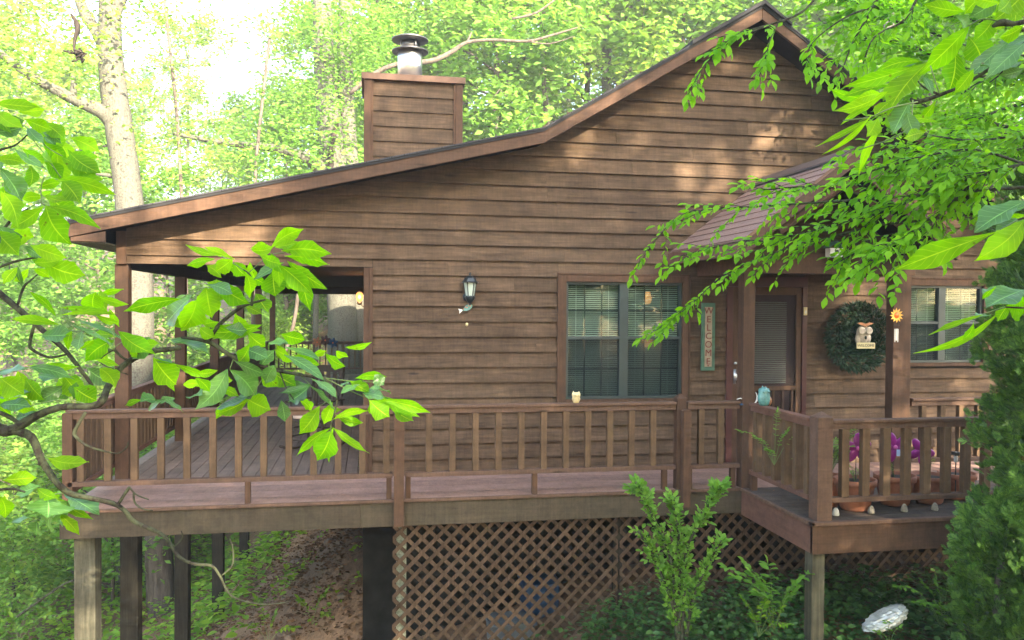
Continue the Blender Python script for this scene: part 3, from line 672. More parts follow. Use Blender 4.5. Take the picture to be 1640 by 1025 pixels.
# lattice skirt
def lattice(x0, x1, z0, z1, y):
    mb = MB(); st = 0.150; hw = 0.019*1.414
    for lay, s in ((0, 1), (1, -1)):
        c = x0-(z1-z0)-st
        yy = y+0.009*lay
        while c < x1+(z1-z0)+st:
            poly = [(c-hw, z0), (c+hw, z0), (c+s*(z1-z0)+hw, z1), (c+s*(z1-z0)-hw, z1)]
            for lim, sg in ((x0, 1), (x1, -1)):
                out_ = []
                for k in range(len(poly)):
                    A, B = poly[k], poly[(k+1) % len(poly)]; da, db = sg*(A[0]-lim), sg*(B[0]-lim)
                    if da >= 0: out_.append(A)
                    if (da >= 0) != (db >= 0): t = da/(da-db); out_.append((A[0]+t*(B[0]-A[0]), A[1]+t*(B[1]-A[1])))
                poly = out_
            if len(poly) >= 3: jy = random.uniform(0, 0.002); mb.prism(poly, 'Y', yy+jy, yy+0.007+jy)
            c += st
    return mb
lattice(0.24, 2.62, -2.45, -0.272, -1.13).build('lattice_panel', M['lattice'], deck)
lattice(2.64, 5.02, -2.45, -0.272, -1.13).build('lattice_panel', M['lattice'], deck)
lattice(5.04, 8.9, -2.45, -0.272, -1.13).build('lattice_panel', M['lattice'], deck)
for x in (0.33, 2.63, 5.03, 7.4):
    MB().box((-0.05, 0, -2.6), (0.05, 0.06, -0.275)).build('lattice_post', M['paintpost'] if x < 1 else M['darkpost'], deck, loc=(x, -1.10, 0))
# railings
def railing(p0, p1, ztop, zbot, name_axis, bal_w, bal_d, spacing, first=0.1, thick=0.05, wide=0.10, bal_mat='bal', skip=()):
    """one railing: top and bottom rails with balusters as sub-parts"""
    p0 = Vector(p0); p1 = Vector(p1); L = (p1-p0).length; a = math.atan2(p1.y-p0.y, p1.x-p0.x)
    r = empty('railing', p0, a); r.parent = deck
    rm = M['rail'] if name_axis == 'X' else M['raily']
    mb = MB(); mb.box((0, -wide/2, ztop-0.028), (L, wide/2, ztop)); mb.build('top_rail', rm, r, bevel=0.005)
    mb = MB(); mb.box((0, -0.03, ztop-0.085), (L, 0.03, ztop-0.0285)); mb.build('rail_beam', rm, r, bevel=0.003)
    mb = MB(); mb.box((0, -0.045, zbot-0.045), (L, 0.045, zbot)); mb.build('bottom_rail', rm, r, bevel=0.004)
    x = first; src = None; n = 0
    while x < L-0.03 and n < 100:
        if not any(abs(x-s) < 0.06 for s in skip):
            if src is None: src = MB().box((-bal_w/2, -bal_d/2, zbot+0.001), (bal_w/2, bal_d/2, ztop-0.086)).build('baluster', M[bal_mat], r, loc=(x, 0, 0), bevel=0.003)
            else: c = src.copy(); COL.objects.link(c); c.parent = r; c.location = (x, random.uniform(-0.003, 0.003), 0)
            n += 1
        x += spacing
    return r
RY = -1.15
railing((-2.80, RY, 0), (0.235, RY, 0), 0.945, 0.265, 'X', 0.062, 0.062, 0.2385, 0.11)
railing((0.36, RY, 0), (3.235, RY, 0), 0.945, 0.265, 'X', 0.062, 0.062, 0.2385, 0.24)
railing((3.37, RY, 0), (3.97, RY, 0), 0.945, 0.265, 'X', 0.062, 0.062, 0.22, 0.16)
railing((-2.80, -1.10, 0), (-2.80, 13.95, 0), 0.945, 0.20, 'Y', 0.115, 0.045, 0.165, 0.10)
railing((-2.75, 13.95, 0), (-0.07, 13.95, 0), 0.945, 0.20, 'X', 0.04, 0.04, 0.16, 0.10)
railing((4.07, -1.28, 0), (4.07, -2.47, 0), 0.935, 0.215, 'Y', 0.062, 0.09, 0.205, 0.12)
railing((4.21, -2.54, 0), (8.6, -2.54, 0), 0.925, 0.205, 'X', 0.075, 0.062, 0.212, 0.14)
railing((6.04, -1.15, 0), (9.2, -1.15, 0), 0.945, 0.265, 'X', 0.062, 0.062, 0.2385, 0.16)
def cap_post(x, y, z0, z1, w_, mat='rail', cap=0.05, d=None):
    d = d or w_; mb = MB(); mb.box((-w_/2, -d/2, z0), (w_/2, d/2, z1)); n = len(mb.v)
    mb.v += [(-w_/2, -d/2, z1), (w_/2, -d/2, z1), (w_/2, d/2, z1), (-w_/2, d/2, z1), (0, 0, z1+cap)]; mb.f += [(n, n+1, n+4), (n+1, n+2, n+4), (n+2, n+3, n+4), (n+3, n, n+4)]
    return mb.build('newel_post', M[mat], deck, loc=(x, y, 0), bevel=0.004)
cap_post(0.295, -1.245, -0.255, 0.86, 0.10, 'trim', 0.015, 0.085)
cap_post(3.30, -1.135, -0.02, 0.985, 0.105, 'trim', 0.05)
cap_post(3.325, -1.245, -0.17, 0.86, 0.085, 'trim', 0.015, 0.085)
cap_post(4.115, -2.545, 0.0, 0.955, 0.15, 'rail', 0.05)
cap_post(-2.80, -1.15, -0.02, 0.915, 0.09, 'trim', 0.01)
for x in (-1.17, 1.70, 3.12, 0.20, 0.39, 3.90, 3.40): MB().box((-0.026, -0.03, 0.001), (0.026, 0.03, 0.219)).build('rail_block', M['trim'], deck, loc=(x, RY, 0))
for x in (6.1, 8.3): MB().box((-0.026, -0.03, 0.001), (0.026, 0.03, 0.159)).build('rail_block', M['trim'], deck, loc=(x, -2.54, 0))
MB().box((4.04, -1.34, 0.001), (4.10, -1.27, 0.168)).build('rail_block', M['trim'], deck)
# ================================================================ SMALL THINGS
# wall lantern
t = tag(empty('wall_lantern', (1.14, -0.10, 2.14)), 'black unlit carriage lantern mounted on the siding left of the wide window', 'lantern')
mb = MB(); mb.lathe([(0.105, 0.085), (0.085, 0.100), (0.065, 0.135), (0.035, 0.160), (0.012, 0.168), (0.010, 0.185), (0.018, 0.192), (0.0, 0.205)], (0, 0, 0), 6); mb.build('lantern_roof', M['lantern'], t)
mb = MB(); mb.lathe([(0.072, 0.085), (0.048, -0.070)], (0, 0, 0), 6); mb.build('lantern_glass', M['frost'], t)
mb = MB()
for k in range(6):
    a = k*math.pi/3; mb.tube([(0.076*math.cos(a), 0.076*math.sin(a), 0.088), (0.050*math.cos(a), 0.050*math.sin(a), -0.072)], 0.0055, 4)
mb.lathe([(0.056, -0.065), (0.060, -0.08), (0.050, -0.11), (0.025, -0.145), (0.008, -0.155), (0.012, -0.170), (0, -0.18)], (0, 0, 0), 12)
mb.build('lantern_cage', M['lantern'], t)
mb = MB(); mb.lathe([(0.055, 0), (0.055, 0.012), (0.0, 0.014)], (0, 0, 0), 16); 
o = mb.build('wall_plate', M['lantern'], t, True, loc=(-0.02, 0.078, -0.08)); o.rotation_euler = (math.pi/2, 0, 0)
mb = MB(); mb.tube([(0, 0.075, -0.08), (0, 0.03, -0.12), (0, 0.0, -0.10)], 0.011, 8); mb.build('bracket', M['lantern'], t)
# fish chime
t = tag(empty('fish_chime', (1.11, -0.07, 1.93)), 'small patinated fish wind chime hanging under the wall lantern', 'wind chime')
def flat(mb, pts, th=0.006):
    mb.prism(pts, 'Y', -th/2, th/2); return mb
def rot2(pts, a, s=1): c, q = math.cos(a), math.sin(a); return [((x*c-z*q)*s, (x*q+z*c)*s) for x, z in pts]
body = [(-0.055, 0.0), (-0.03, 0.022), (0.0, 0.034), (0.03, 0.032), (0.06, 0.018), (0.072, 0.002), (0.055, -0.018), (0.02, -0.03), (-0.02, -0.024)]
flat(MB(), rot2(body, 0.5)).build('fish_body', M['teal'], t)
flat(MB(), rot2([(-0.055, 0.004), (-0.10, 0.03), (-0.092, 0.0), (-0.105, -0.03), (-0.055, -0.006)], 0.35)).build('fish_tail', M['white'], t)
mb = MB()
for k in range(5): mb.ball((0.02*k-0.04, -0.006, 0.012*(k % 2)-0.01+0.009*k), 0.006, 8, 6)
mb.build('fish_scales', M['orange'], t)
mb = MB(); mb.tube([(0.0, 0, 0.05), (0.0, 0, -0.17)], 0.0018, 5); mb.box((-0.004, -0.002, 0.02), (0.004, 0.002, 0.05)); mb.build('chime_wire', M['black'], t)
MB().lathe([(0.0, -0.21), (0.014, -0.205), (0.016, -0.18), (0.006, -0.168), (0, -0.166)], (0, 0, 0), 12).build('chime_bell', M['cream'], t, True)
# welcome sign
t = tag(empty('welcome_sign', (4.08, -0.042, 1.60)), 'narrow vertical green sign reading WELCOME beside the door', 'sign')
MB().box((-0.088, -0.02, -0.415), (0.088, 0.0, 0.415)).build('sign_board', M['signgreen'], t, bevel=0.004)
MB().box((-0.045, -0.027, -0.365), (0.045, -0.0205, 0.365)).build('sign_panel', M['signcream'], t)
for k, ch_ in enumerate('WELCOME'):
    text_part('letter', ch_, M['signred'], 0.115, (0, -0.029, 0.315-0.103*k), (math.pi/2, 0, 0), t)
MB().prism([(0, -0.345), (0.018, -0.37+0.02), (0, -0.362), (-0.018, -0.35)], 'Y', -0.0295, -0.0275).build('sign_ornament', M['signred'], t)
# wreath
WC = (6.06, -0.12, 1.60)
t = tag(empty('wreath', WC), 'round dark evergreen wreath hanging on the siding right of the door', 'wreath'); t.scale = (1.13, 1.0, 1.13)
n = 4200; th = rng.uniform(0, 2*math.pi, n); ph = rng.uniform(0, 2*math.pi, n); rr_ = 0.115*np.sqrt(rng.uniform(0.2, 1, n))
R0 = 0.265
pp = np.stack([(R0+rr_*np.cos(ph))*np.cos(th), -rr_*np.sin(ph)*0.75, (R0+rr_*np.cos(ph))*np.sin(th)], 1)
od = np.stack([np.cos(ph)*np.cos(th), -np.sin(ph), np.cos(ph)*np.sin(th)], 1)
al = od+rdir(n)*0.8+np.stack([-np.sin(th), 0*th, np.cos(th)], 1)*0.7
leaves('foliage', M['leafwreath'], 'lance', pp, al, rdir(n), rng.uniform(0.045, 0.085, n), rng.uniform(0.010, 0.020, n), t)
n = 1400; r2_ = 0.19*np.sqrt(rng.uniform(0, 1, n)); a2 = rng.uniform(0, 2*math.pi, n)
leaves('inner_foliage', M['leafwreath'], 'lance', np.stack([r2_*np.cos(a2), 0.02+0*a2, r2_*np.sin(a2)], 1), rdir(n)+np.array([0, -0.3, 0]), rdir(n), 0.06, 0.014, t)
MB().lathe([(0.0, 0), (0.03, 0.004), (0.0, 0.01)], (0, 0, 0), 4).build('wreath_back', M['black'], t, loc=(0, 0.06, 0))
# owl plaque hung in the wreath
t = tag(empty('owl_plaque', (6.045, -0.235, 1.60)), 'plaster owl holding a small cream board in the middle of the wreath', 'ornament'); t.scale = (1.3, 1.3, 1.3)
mb = MB(); mb.ball((0, 0, 0.03), 0.085, 20, 14, (0.85, 0.35, 1.05)); mb.ball((-0.052, 0.0, -0.01), 0.05, 12, 8, (0.6, 0.4, 1.1)); mb.ball((0.052, 0.0, -0.01), 0.05, 12, 8, (0.6, 0.4, 1.1))
mb.build('owl_body', M['owlgrey'], t, True)
for s in (-1, 1):
    MB().lathe([(0.024, 0), (0.036, 0.006), (0.038, 0.010), (0.026, 0.012)], (0, 0, 0), 20).build('eye_ring', M['owlgrey'], t, True, loc=(s*0.037, -0.030, 0.065)).rotation_euler = (math.pi/2, 0, 0)
    MB().ball((s*0.037, -0.028, 0.065), 0.022, 14, 8, (1, 0.5, 1)).build('eye', M['black'], t, True)
mb = MB(); mb.prism([(-0.085, 0.135), (-0.04, 0.118), (0, 0.10), (0.04, 0.118), (0.085, 0.135), (0.05, 0.145), (0, 0.13), (-0.05, 0.145)], 'Y', -0.040, -0.02); mb.build('brow', M['rust'], t)
MB().ball((0, -0.045, 0.0), 0.014, 10, 6, (0.8, 0.8, 1.3)).build('beak', M['black'], t, True)
MB().box((-0.095, -0.05, -0.105), (0.095, -0.035, -0.048)).build('name_board', M['plaque'], t, bevel=0.003)
text_part('lettering', 'WELCOME', M['text'], 0.036, (0, -0.0515, -0.076), (math.pi/2, 0, 0), t, 0.0008)
# sun chime
sx = onY(1436, 505, PYF-0.06)
t = tag(empty('sun_chime', tuple(sx)), 'orange and yellow metal sun with chime tubes hanging by the right porch post', 'wind chime')
mb = MB(); mb.ball((0, 0, 0), 0.034, 16, 10, (1, 0.35, 1)); mb.build('sun_face', M['orange'], t, True)
mb = MB()
for k in range(12):
    a = k*math.pi/6; q = rot2([(0.03, -0.011), (0.03, 0.011), (0.055, 0.014), (0.085, 0.002), (0.07, -0.002), (0.055, -0.006)], a); flat(mb, q, 0.004)
mb.build('sun_ray', M['yellow'], t)
mb = MB()
for dx in (-0.018, 0.0, 0.018): mb.tube([(dx, 0, -0.15), (dx, 0, -0.28-abs(dx))], 0.0055, 8)
mb.build('chime_tube', M['white'], t)
mb = MB(); mb.tube([(0, 0, 0.08), (0, 0, 0.45)], 0.0012, 4); mb.tube([(0, 0, -0.08), (0, 0, -0.155)], 0.0012, 4); mb.lathe([(0.03, -0.112), (0.03, -0.108)], (0, 0, 0), 12)
mb.build('chime_wire', M['black'], t)
# door bell
t = tag(empty('door_bell', (5.365+0.0, -0.05, 1.92)), 'small white doorbell on the trim right of the door', 'doorbell')
MB().box((-0.022, -0.018, -0.05), (0.022, 0, 0.05)).build('bell_box', M['cream'], t, bevel=0.004); MB().box((-0.010, -0.022, -0.03), (0.010, -0.0185, 0.01)).build('bell_button', M['white'], t)
# birdhouse
bp_ = onY(1336, 403, PYF-0.10)
t = tag(empty('birdhouse', tuple(bp_)), 'small white birdhouse with green roof on the entry beam behind leaves', 'birdhouse')
MB().box((-0.075, -0.05, -0.06), (0.075, 0.05, 0.035)).build('house_box', M['white'], t)
mb = MB(); mb.prism([(-0.10, 0.036), (0, 0.10), (0.10, 0.036), (0.10, 0.045), (0, 0.112), (-0.10, 0.045)], 'Y', -0.07, 0.06); mb.build('birdhouse_roof', M['signgreen'], t)
MB().box((-0.02, -0.053, -0.02), (0.02, -0.0505, 0.015)).build('entry_hole', M['black'], t)
# owls and frog on the railing
t = tag(empty('owl_figurine', (2.14, RY, 0.946)), 'small cream yellow ceramic owl sitting on the front railing', 'figurine')
mb = MB(); mb.lathe([(0.0, 0), (0.028, 0.0), (0.033, 0.012), (0.045, 0.04), (0.040, 0.062), (0.046, 0.080), (0.044, 0.10), (0.02, 0.11), (0.0, 0.112)], (0, 0, 0), 20, 1, 0.85); mb.build('owl_body', M['cream'], t, True)
for s in (-1, 1):
    mb = MB(); mb.lathe([(0.014, 0), (0.0, 0.03)], (s*0.030, 0, 0.098), 8); mb.build('ear_tuft', M['cream'], t)
    MB().ball((s*0.018, -0.036, 0.083), 0.009, 10, 6).build('eye', M['plaque'], t, True)
t = tag(empty('frog_figurine', (4.07, -1.52, 0.936)), 'teal glazed ceramic owl with rust wing on the landing railing', 'figurine')
mb = MB(); mb.lathe([(0.0, 0), (0.04, 0.0), (0.055, 0.02), (0.066, 0.06), (0.064, 0.10), (0.055, 0.135), (0.06, 0.155), (0.05, 0.178), (0.02, 0.19), (0.0, 0.192)], (0, 0, 0), 24); mb.build('figurine_body', M['teal'], t, True)
t.name = 'owl_figurine'
for s in (-1, 1):
    MB().lathe([(0.02, 0), (0.0, 0.035)], (0, s*0.035, 0.172), 8).build('ear_tuft', M['teal'], t)
    MB().ball((s*0.028, -0.052, 0.150), 0.014, 10, 8).build('eye', M['teal'], t, True)
MB().ball((0.052, -0.020, 0.05), 0.045, 14, 10, (0.45, 0.7, 1.1)).build('wing', M['rust'], t, True)
# curled hook
hp = np.array((3.99, -1.20, 0.955))
t = tag(empty('curled_hook', tuple(hp)), 'pale curled metal crescent ornament at the foot of the left porch post', 'ornament')
mb = MB(); pts = []
for k in range(15):
    a = -2.2+k*0.24; pts.append((0.05+0.062*math.cos(a), 0.0, 0.02+0.075*math.sin(a)))
mb.tube(pts, [0.004+0.005*math.sin(math.pi*k/14) for k in range(15)], 8); pts = []
for k in range(13):
    a = -1.7+k*0.2; pts.append((0.085+0.075*math.cos(a), -0.01, 0.03+0.085*math.sin(a)))
mb.tube(pts, [0.003+0.005*math.sin(math.pi*k/12) for k in range(13)], 8)
mb.build('crescent', M['white'], t, True)
mb = MB(); mb.tube([(-0.07, 0, 0.01), (-0.03, 0, 0.022), (0.02, 0, 0.0), (0.05, 0, -0.05)], 0.006, 8); mb.build('hook_wire', M['white'], t, True)
MB().ball((-0.02, -0.01, -0.045), 0.016, 10, 8, (1.4, 1, 0.7)).build('blue_bead', M['binblue'], t, True)
# porch wall lamp, lit
lp = (-0.17, 4.6, 2.09)
t = tag(empty('porch_lamp', lp), 'lit amber lamp on the side wall inside the porch', 'lamp')
MB().lathe([(0.035, -0.07), (0.06, 0.0), (0.055, 0.07), (0.03, 0.09)], (0, 0, 0), 16).build('bulb', M['bulb'], t, True)
mb = MB(); mb.lathe([(0.0, -0.13), (0.03, -0.12), (0.05, -0.09), (0.035, -0.075)], (0, 0, 0), 16); mb.tube([(0, 0, -0.1), (0.06, 0, -0.15), (0.10, 0, -0.12)], 0.008, 8); mb.lathe([(0.05, 0.09), (0.0, 0.12)], (0, 0, 0), 16); mb.build('lamp_bracket', M['black'], t, True)
ll = bpy.data.lights.new('porch_lamp_light', 'POINT'); ll.energy = 4; ll.color = (1.0, 0.5, 0.2); ll.shadow_soft_size = 0.08; lo = bpy.data.objects.new('porch_lamp_light', ll); COL.objects.link(lo); lo.location = (0, -0.12, 0); lo.parent = t
# dark hanging basket/plant by the lamp is left to the tree behind; orange ornament
op = onX(367, 475, -2.2)
t = tag(empty('hanging_ornament', tuple(op)), 'small orange flower ornament hanging in the side porch', 'ornament')
mb = MB()
for k in range(6):
    a = k*math.pi/3; mb.ball((0.045*math.cos(a), 0, 0.045*math.sin(a)), 0.032, 10, 6, (1, 0.4, 1))
mb.ball((0, -0.02, 0), 0.03, 10, 6); mb.build('petals', M['orange'], t, True)
MB().tube([(0, 0, 0.04), (0, 0, 0.35)], 0.002, 4).build('hanging_wire', M['black'], t)
# rocking chair
t = tag(empty('rocking_chair', (-0.72, 1.75, 0.0), math.radians(150)), 'dark wooden rocking chair with a red and cream cushion on the porch', 'chair')
for s in (-1, 1):
    pts = [(s*0.25, -0.42+0.84*k/10, 0.03+0.13*((k/10-0.5)*2)**2*0.6) for k in range(11)]
    MB().tube(pts, 0.018, 8).build('rocker', M['chair'], t, True)
    for yy, z1 in ((0.20, 0.66), (-0.22, 1.10)):
        MB().tube([(s*0.25, yy, 0.05), (s*0.24, yy+(-0.02 if yy > 0 else -0.0), 0.42), (s*0.24, yy-(0.0 if yy > 0 else 0.12), z1)], 0.017, 8).build('leg', M['chair'], t, True)
    MB().box((s*0.26-0.035, -0.28, 0.66), (s*0.26+0.035, 0.26, 0.685)).build('armrest', M['chair'], t, bevel=0.008)
mb = MB()
for yy in (0.20, -0.22):
    for zz in (0.16, 0.28): mb.tube([(-0.25, yy, zz), (0.25, yy, zz)], 0.011, 6)
for s in (-1, 1):
    for zz in (0.20, 0.31): mb.tube([(s*0.25, -0.22, zz), (s*0.25, 0.20, zz)], 0.011, 6)
mb.build('stretcher', M['chair'], t)
MB().box((-0.25, -0.24, 0.41), (0.25, 0.24, 0.44)).build('seat', M['chair'], t, bevel=0.01)
mb = MB()
for k in range(5): mb.box((-0.23+0.1*k, -0.335+0.0, 0.50), (-0.17+0.1*k, -0.315, 1.05))
mb.box((-0.25, -0.35, 1.04), (0.25, -0.31, 1.13)); mb.box((-0.25, -0.28, 0.47), (0.25, -0.25, 0.52)); mb.build('backrest', M['chair'], t, bevel=0.006)
c_ = MB().box((-0.21, -0.2, 0.441), (0.21, 0.21, 0.50)).build('cushion', M['cushion'], t, bevel=0.02)
mb = MB(); 
for k in range(6): mb.ball((random.uniform(-0.15, 0.15), random.uniform(-0.15, 0.18), 0.502), 0.05, 10, 6, (1, 1, 0.12))
mb.build('cushion_print', M['red'], c_, True)
# pinwheels at the far railing
def pinwheel(loc, r, petals, m1, m2, label, cat, stem, group=None, tilt=0.0):
    t = tag(empty('pinwheel', loc), label, cat, group)
    for k in range(petals):
        a = 2*math.pi*k/petals+tilt; mb = MB(); mb.ball((0, 0, 0), 1, 14, 8, (r*0.52, 0.012, r*0.30))
        o = mb.build('petal', m1, t, True, loc=(r*0.55*math.cos(a), 0, r*0.55*math.sin(a))); o.rotation_euler = (0, -a, 0)
    MB().ball((0, -0.015, 0), r*0.16, 10, 6, (1, 0.6, 1)).build('hub', m2, t, True)
    MB().tube([(0, 0.02, 0), (0.0, 0.02, -stem)], 0.004, 6).build('stem', M['black'], t)
    return t
for (px, py, m1, lab) in ((508, 548, 'rust', 'small brown pinwheel on the far railing, leftmost of three'), (521, 545, 'redtrim', 'small dark red pinwheel on the far railing, middle of three'), (533, 549, 'binblue', 'small blue pinwheel on the far railing, right of the red one')):
    q = onY(px, py, 13.85); pinwheel(tuple(q), 0.14, 6, M[m1], M['orange'], lab, 'pinwheel', 0.9, 'pinwheels on the far railing', 0.3)
# pots on the landing
def pot(x, y, r, h, label, z=0.004):
    t = tag(empty('flower_pot', (x, y, z)), label, 'flower pot', 'terracotta pots behind the landing railing')
    MB().lathe([(r*0.62, 0), (r*0.70, 0.02), (r*0.92, h*0.78), (r*0.93, h*0.80), (r*1.02, h*0.81), (r*1.03, h), (r*0.93, h), (r*0.90, h*0.88)], (0, 0, 0), 32).build('pot_body', M['terra'], t, True)
    MB().lathe([(0, h*0.90), (r*0.5, h*0.91), (r*0.91, h*0.885)], (0, 0, 0), 24).build('soil', M['soil'], t)
    return t
pots = []
def topx(px, y, z):   # x where the pixel column meets depth y
    return float(onY(px, 500, y)[0])
for (px, y, r, h, lab) in ((1330, -2.05, 0.15, 0.30, 'tall terracotta pot holding the fern, by the corner post'), (1373, -2.24, 0.195, 0.30, 'wide terracotta pot with the leftmost purple pinwheel'), (1437, -2.12, 0.195, 0.30, 'wide terracotta pot with the middle purple pinwheel'), (1492, -2.10, 0.185, 0.28, 'terracotta pot with the third purple pinwheel'), (1537, -1.98, 0.18, 0.27, 'terracotta pot with the small solar lamp, nearest the cedar')):
    pots.append(pot(topx(px, y, 0), y, r, h, lab))
for k, (px, py, y, lab) in enumerate(((1373, 718, -2.24, 'purple five-petal pinwheel with white tag, leftmost above the pots'), (1433, 716, -2.12, 'purple five-petal pinwheel with white tag, middle above the pots'), (1476, 722, -2.10, 'purple pinwheel partly behind a baluster, rightmost above the pots'))):
    q = onY(px, py, y-0.02); t = pinwheel(tuple(q), 0.145, 5, M['purple'], M['pink'], lab, 'pinwheel', 0.32, 'purple pinwheels above the pots', 0.3+k*0.35)
    MB().box((0.0, -0.035, -0.085), (0.045, -0.030, -0.02)).build('white_tag', M['blue'], t)
for (px, py, y, lab) in ((1330, 722, -2.2, 'dark round solar lamp among the fern leaves'), (1531, 729, -2.1, 'square black solar lamp with clear stem in the right pot')):
    q = onY(px, py, y); t = tag(empty('solar_lamp', tuple(q)), lab, 'garden light')
    if px < 1400: MB().ball((0, 0, 0), 0.035, 14, 10).build('lamp_head', M['black'], t, True)
    else: MB().box((-0.035, -0.035, 0), (0.035, 0.035, 0.035)).build('lamp_head', M['black'], t, bevel=0.004)
    MB().lathe([(0.018, -0.07), (0.018, -0.001)], (0, 0, 0), 10).build('lamp_lens', M['white'], t, True); MB().tube([(0, 0, -0.07), (0, 0, -0.38)], 0.006, 6).build('stake', M['black'], t)
for k, (px, y) in enumerate(((1343, -2.44), (1400, -2.42), (1453, -2.40), (1502, -2.40))):
    t = tag(empty('pot_foot', (topx(px, y, 0), y, 0.004)), 'small pale cone-shaped stone on the landing edge under the railing', 'stone', 'small stones under the landing railing')
    MB().lathe([(0.030, 0), (0.034, 0.015), (0.026, 0.05), (0.012, 0.072), (0, 0.076)], (0, 0, 0), 12).build('stone_body', M['owlgrey'] if k else M['white'], t, True); t.name = 'small_stone'
q = P(1560, 800, 7.9); 
# bins under the deck behind the lattice
for (x, y, z, sx_, sz, mt_, lab) in ((1.55, -0.6, None, 0.5, 0.42, 'bin', 'pale plastic storage bin behind the lattice, left one'), (2.25, -0.62, None, 0.45, 0.36, 'bin', 'pale plastic storage bin behind the lattice, right one'), (1.93, -0.35, None, 0.40, 0.75, 'binblue', 'blue plastic bin behind the lattice between the pale bins')):
    g = -1.95; t = tag(empty('storage_bin', (x, y, g)), lab, 'bin', 'bins stored under the deck')
    mb = MB(); n = 0; a, b = sx_/2, 0.18
    mb.v = [(-a*0.9, -b*0.9, 0), (a*0.9, -b*0.9, 0), (a*0.9, b*0.9, 0), (-a*0.9, b*0.9, 0), (-a, -b, sz), (a, -b, sz), (a, b, sz), (-a, b, sz)]
    mb.f = [(0, 3, 2, 1), (0, 1, 5, 4), (1, 2, 6, 5), (2, 3, 7, 6), (3, 0, 4, 7)]; mb.build('bin_body', M[mt_], t, bevel=0.02)
    MB().box((-a-0.02, -b-0.02, sz), (a+0.02, b+0.02, sz+0.03)).build('lid', M[mt_], t, bevel=0.008)
# crumpled foil sack on the ground
fp = P(1417, 992, 7.55)
t = tag(empty('foil_sheet', tuple(fp)), 'crumpled silvery sack lying among the ivy in front of the lattice', 'sack')
import bmesh as _b
bm = _b.new(); _b.ops.create_icosphere(bm, subdivisions=4, radius=1)
for v in bm.verts:
    x, y, z = v.co; s_ = 0.75+0.25*x
    fold = 0.05*math.sin(22*x+6*z)+0.04*math.sin(15*z-7*x+3*y)+0.03*math.sin(31*y+9*x)
    v.co = ((x*(1+fold))*0.215, y*0.12*(1+fold), (z*(1+fold)*s_)*0.11+x*0.08)
me = bpy.data.meshes.new('sack_body'); bm.to_mesh(me); bm.free(); me.materials.append(M['foil']); o = bpy.data.objects.new('sack_body', me); COL.objects.link(o); o.parent = t
t.name = 'silver_sack'
# ================================================================ GROUND
def gz_arr(X, Y): return np.array([ground_z(float(a), float(b)) for a, b in zip(X, Y)])
gx = np.concatenate([np.linspace(-300, -30, 10)[:-1], np.linspace(-30, 30, 141), np.linspace(30, 300, 10)[1:]]); gy = np.concatenate([np.linspace(-60, -8, 12)[:-1], np.linspace(-8, 40, 113), np.linspace(40, 400, 14)[1:]])
GX, GY = np.meshgrid(gx, gy); Z = gz_arr(GX.ravel(), GY.ravel())
Z = np.minimum(Z, 14.0)
Vg = np.stack([GX.ravel(), GY.ravel(), Z+rng.normal(0, 0.02, Z.size)], 1); nx_ = len(gx)
I, J = np.meshgrid(np.arange(len(gx)-1), np.arange(len(gy)-1)); a = (J*nx_+I).ravel()
Fg = np.stack([a, a+1, a+nx_+1, a+nx_], 1)
mt, t_, b_, o_ = newmat('forest_floor')
tc = N(t_, 'TexCoord'); n1 = N(t_, 'TexNoise', Scale=0.5, Detail=6.0); n2 = N(t_, 'TexNoise', Scale=14.0, Detail=8.0, Roughness=0.75); n3 = N(t_, 'TexVoronoi', Scale=9.0)
for q in (n1, n2, n3): t_.links.new(tc.outputs['Object'], q.inputs['Vector'])
r1 = ramp(t_, n1.outputs[0], [(0.35, (0.085, 0.055, 0.030)), (0.55, (0.19, 0.115, 0.062)), (0.7, (0.30, 0.175, 0.092))]); r2 = ramp(t_, n2.outputs[0], [(0.3, 0.45), (0.7, 1.5)])
t_.links.new(mul(t_, r1.outputs[0], r2.outputs[0]), b_.inputs['Base Color']); b_.inputs['Roughness'].default_value = 0.95
bp = N(t_, 'Bump', Strength=0.8, Distance=0.05); t_.links.new(n2.outputs[0], bp.inputs['Height']); t_.links.new(bp.outputs[0], b_.inputs['Normal'])
M['ground'] = mt
g = raw('ground', Vg, Fg, mt, None, True); g['kind'] = 'structure'
# ================================================================ VEGETATION
def scatter(n, xr, yr, cond, h, name, mat, kind, L, Wf, label, cat):
    X = rng.uniform(*xr, n); Y = rng.uniform(*yr, n); k = np.array([cond(a, b) for a, b in zip(X, Y)]); X, Y = X[k], Y[k]
    H = h*rng.uniform(0, 1, len(X))**1.5
    p = np.stack([X, Y, gz_arr(X, Y)+0.02+H], 1); m_ = len(p)
    nr = rdir(m_)*0.55+np.array([0, 0, 1.0]); LL = L*rng.uniform(0.6, 1.3, m_)
    o = leaves(name, mat, kind, p, rdir(m_, -0.3, 0.3), nr, LL, LL*Wf); tag(o, label, cat, kind='stuff'); return o
def clump(a, b): return math.sin(a*1.3+2)*math.sin(b*0.9+a*0.4)+0.5*math.sin(a*3.1+b*2.3)
scatter(52000, (-22, 4), (1, 34), lambda a, b: not (-1.9+0.05*b < a and b < 9) and a*1.0 < 4+(b-14)*0.3 and (b > 14 or a < 0) and clump(a, b) > -0.35 and random.random() < max(0.25, 1-b/30), 0.55, 'undergrowth', M['leafgc'], 'elm', 0.15, 0.6, 'bright green leafy undergrowth covering the slope behind the deck posts', 'undergrowth')
scatter(22000, (-11, -1.1), (0.5, 18), lambda a, b: clump(a*1.3, b) > (-0.9 if a < -2.9 else 0.3), 0.5, 'undergrowth', M['leafgc'], 'elm', 0.13, 0.6, 'green leafy undergrowth growing up between the deck posts', 'undergrowth')
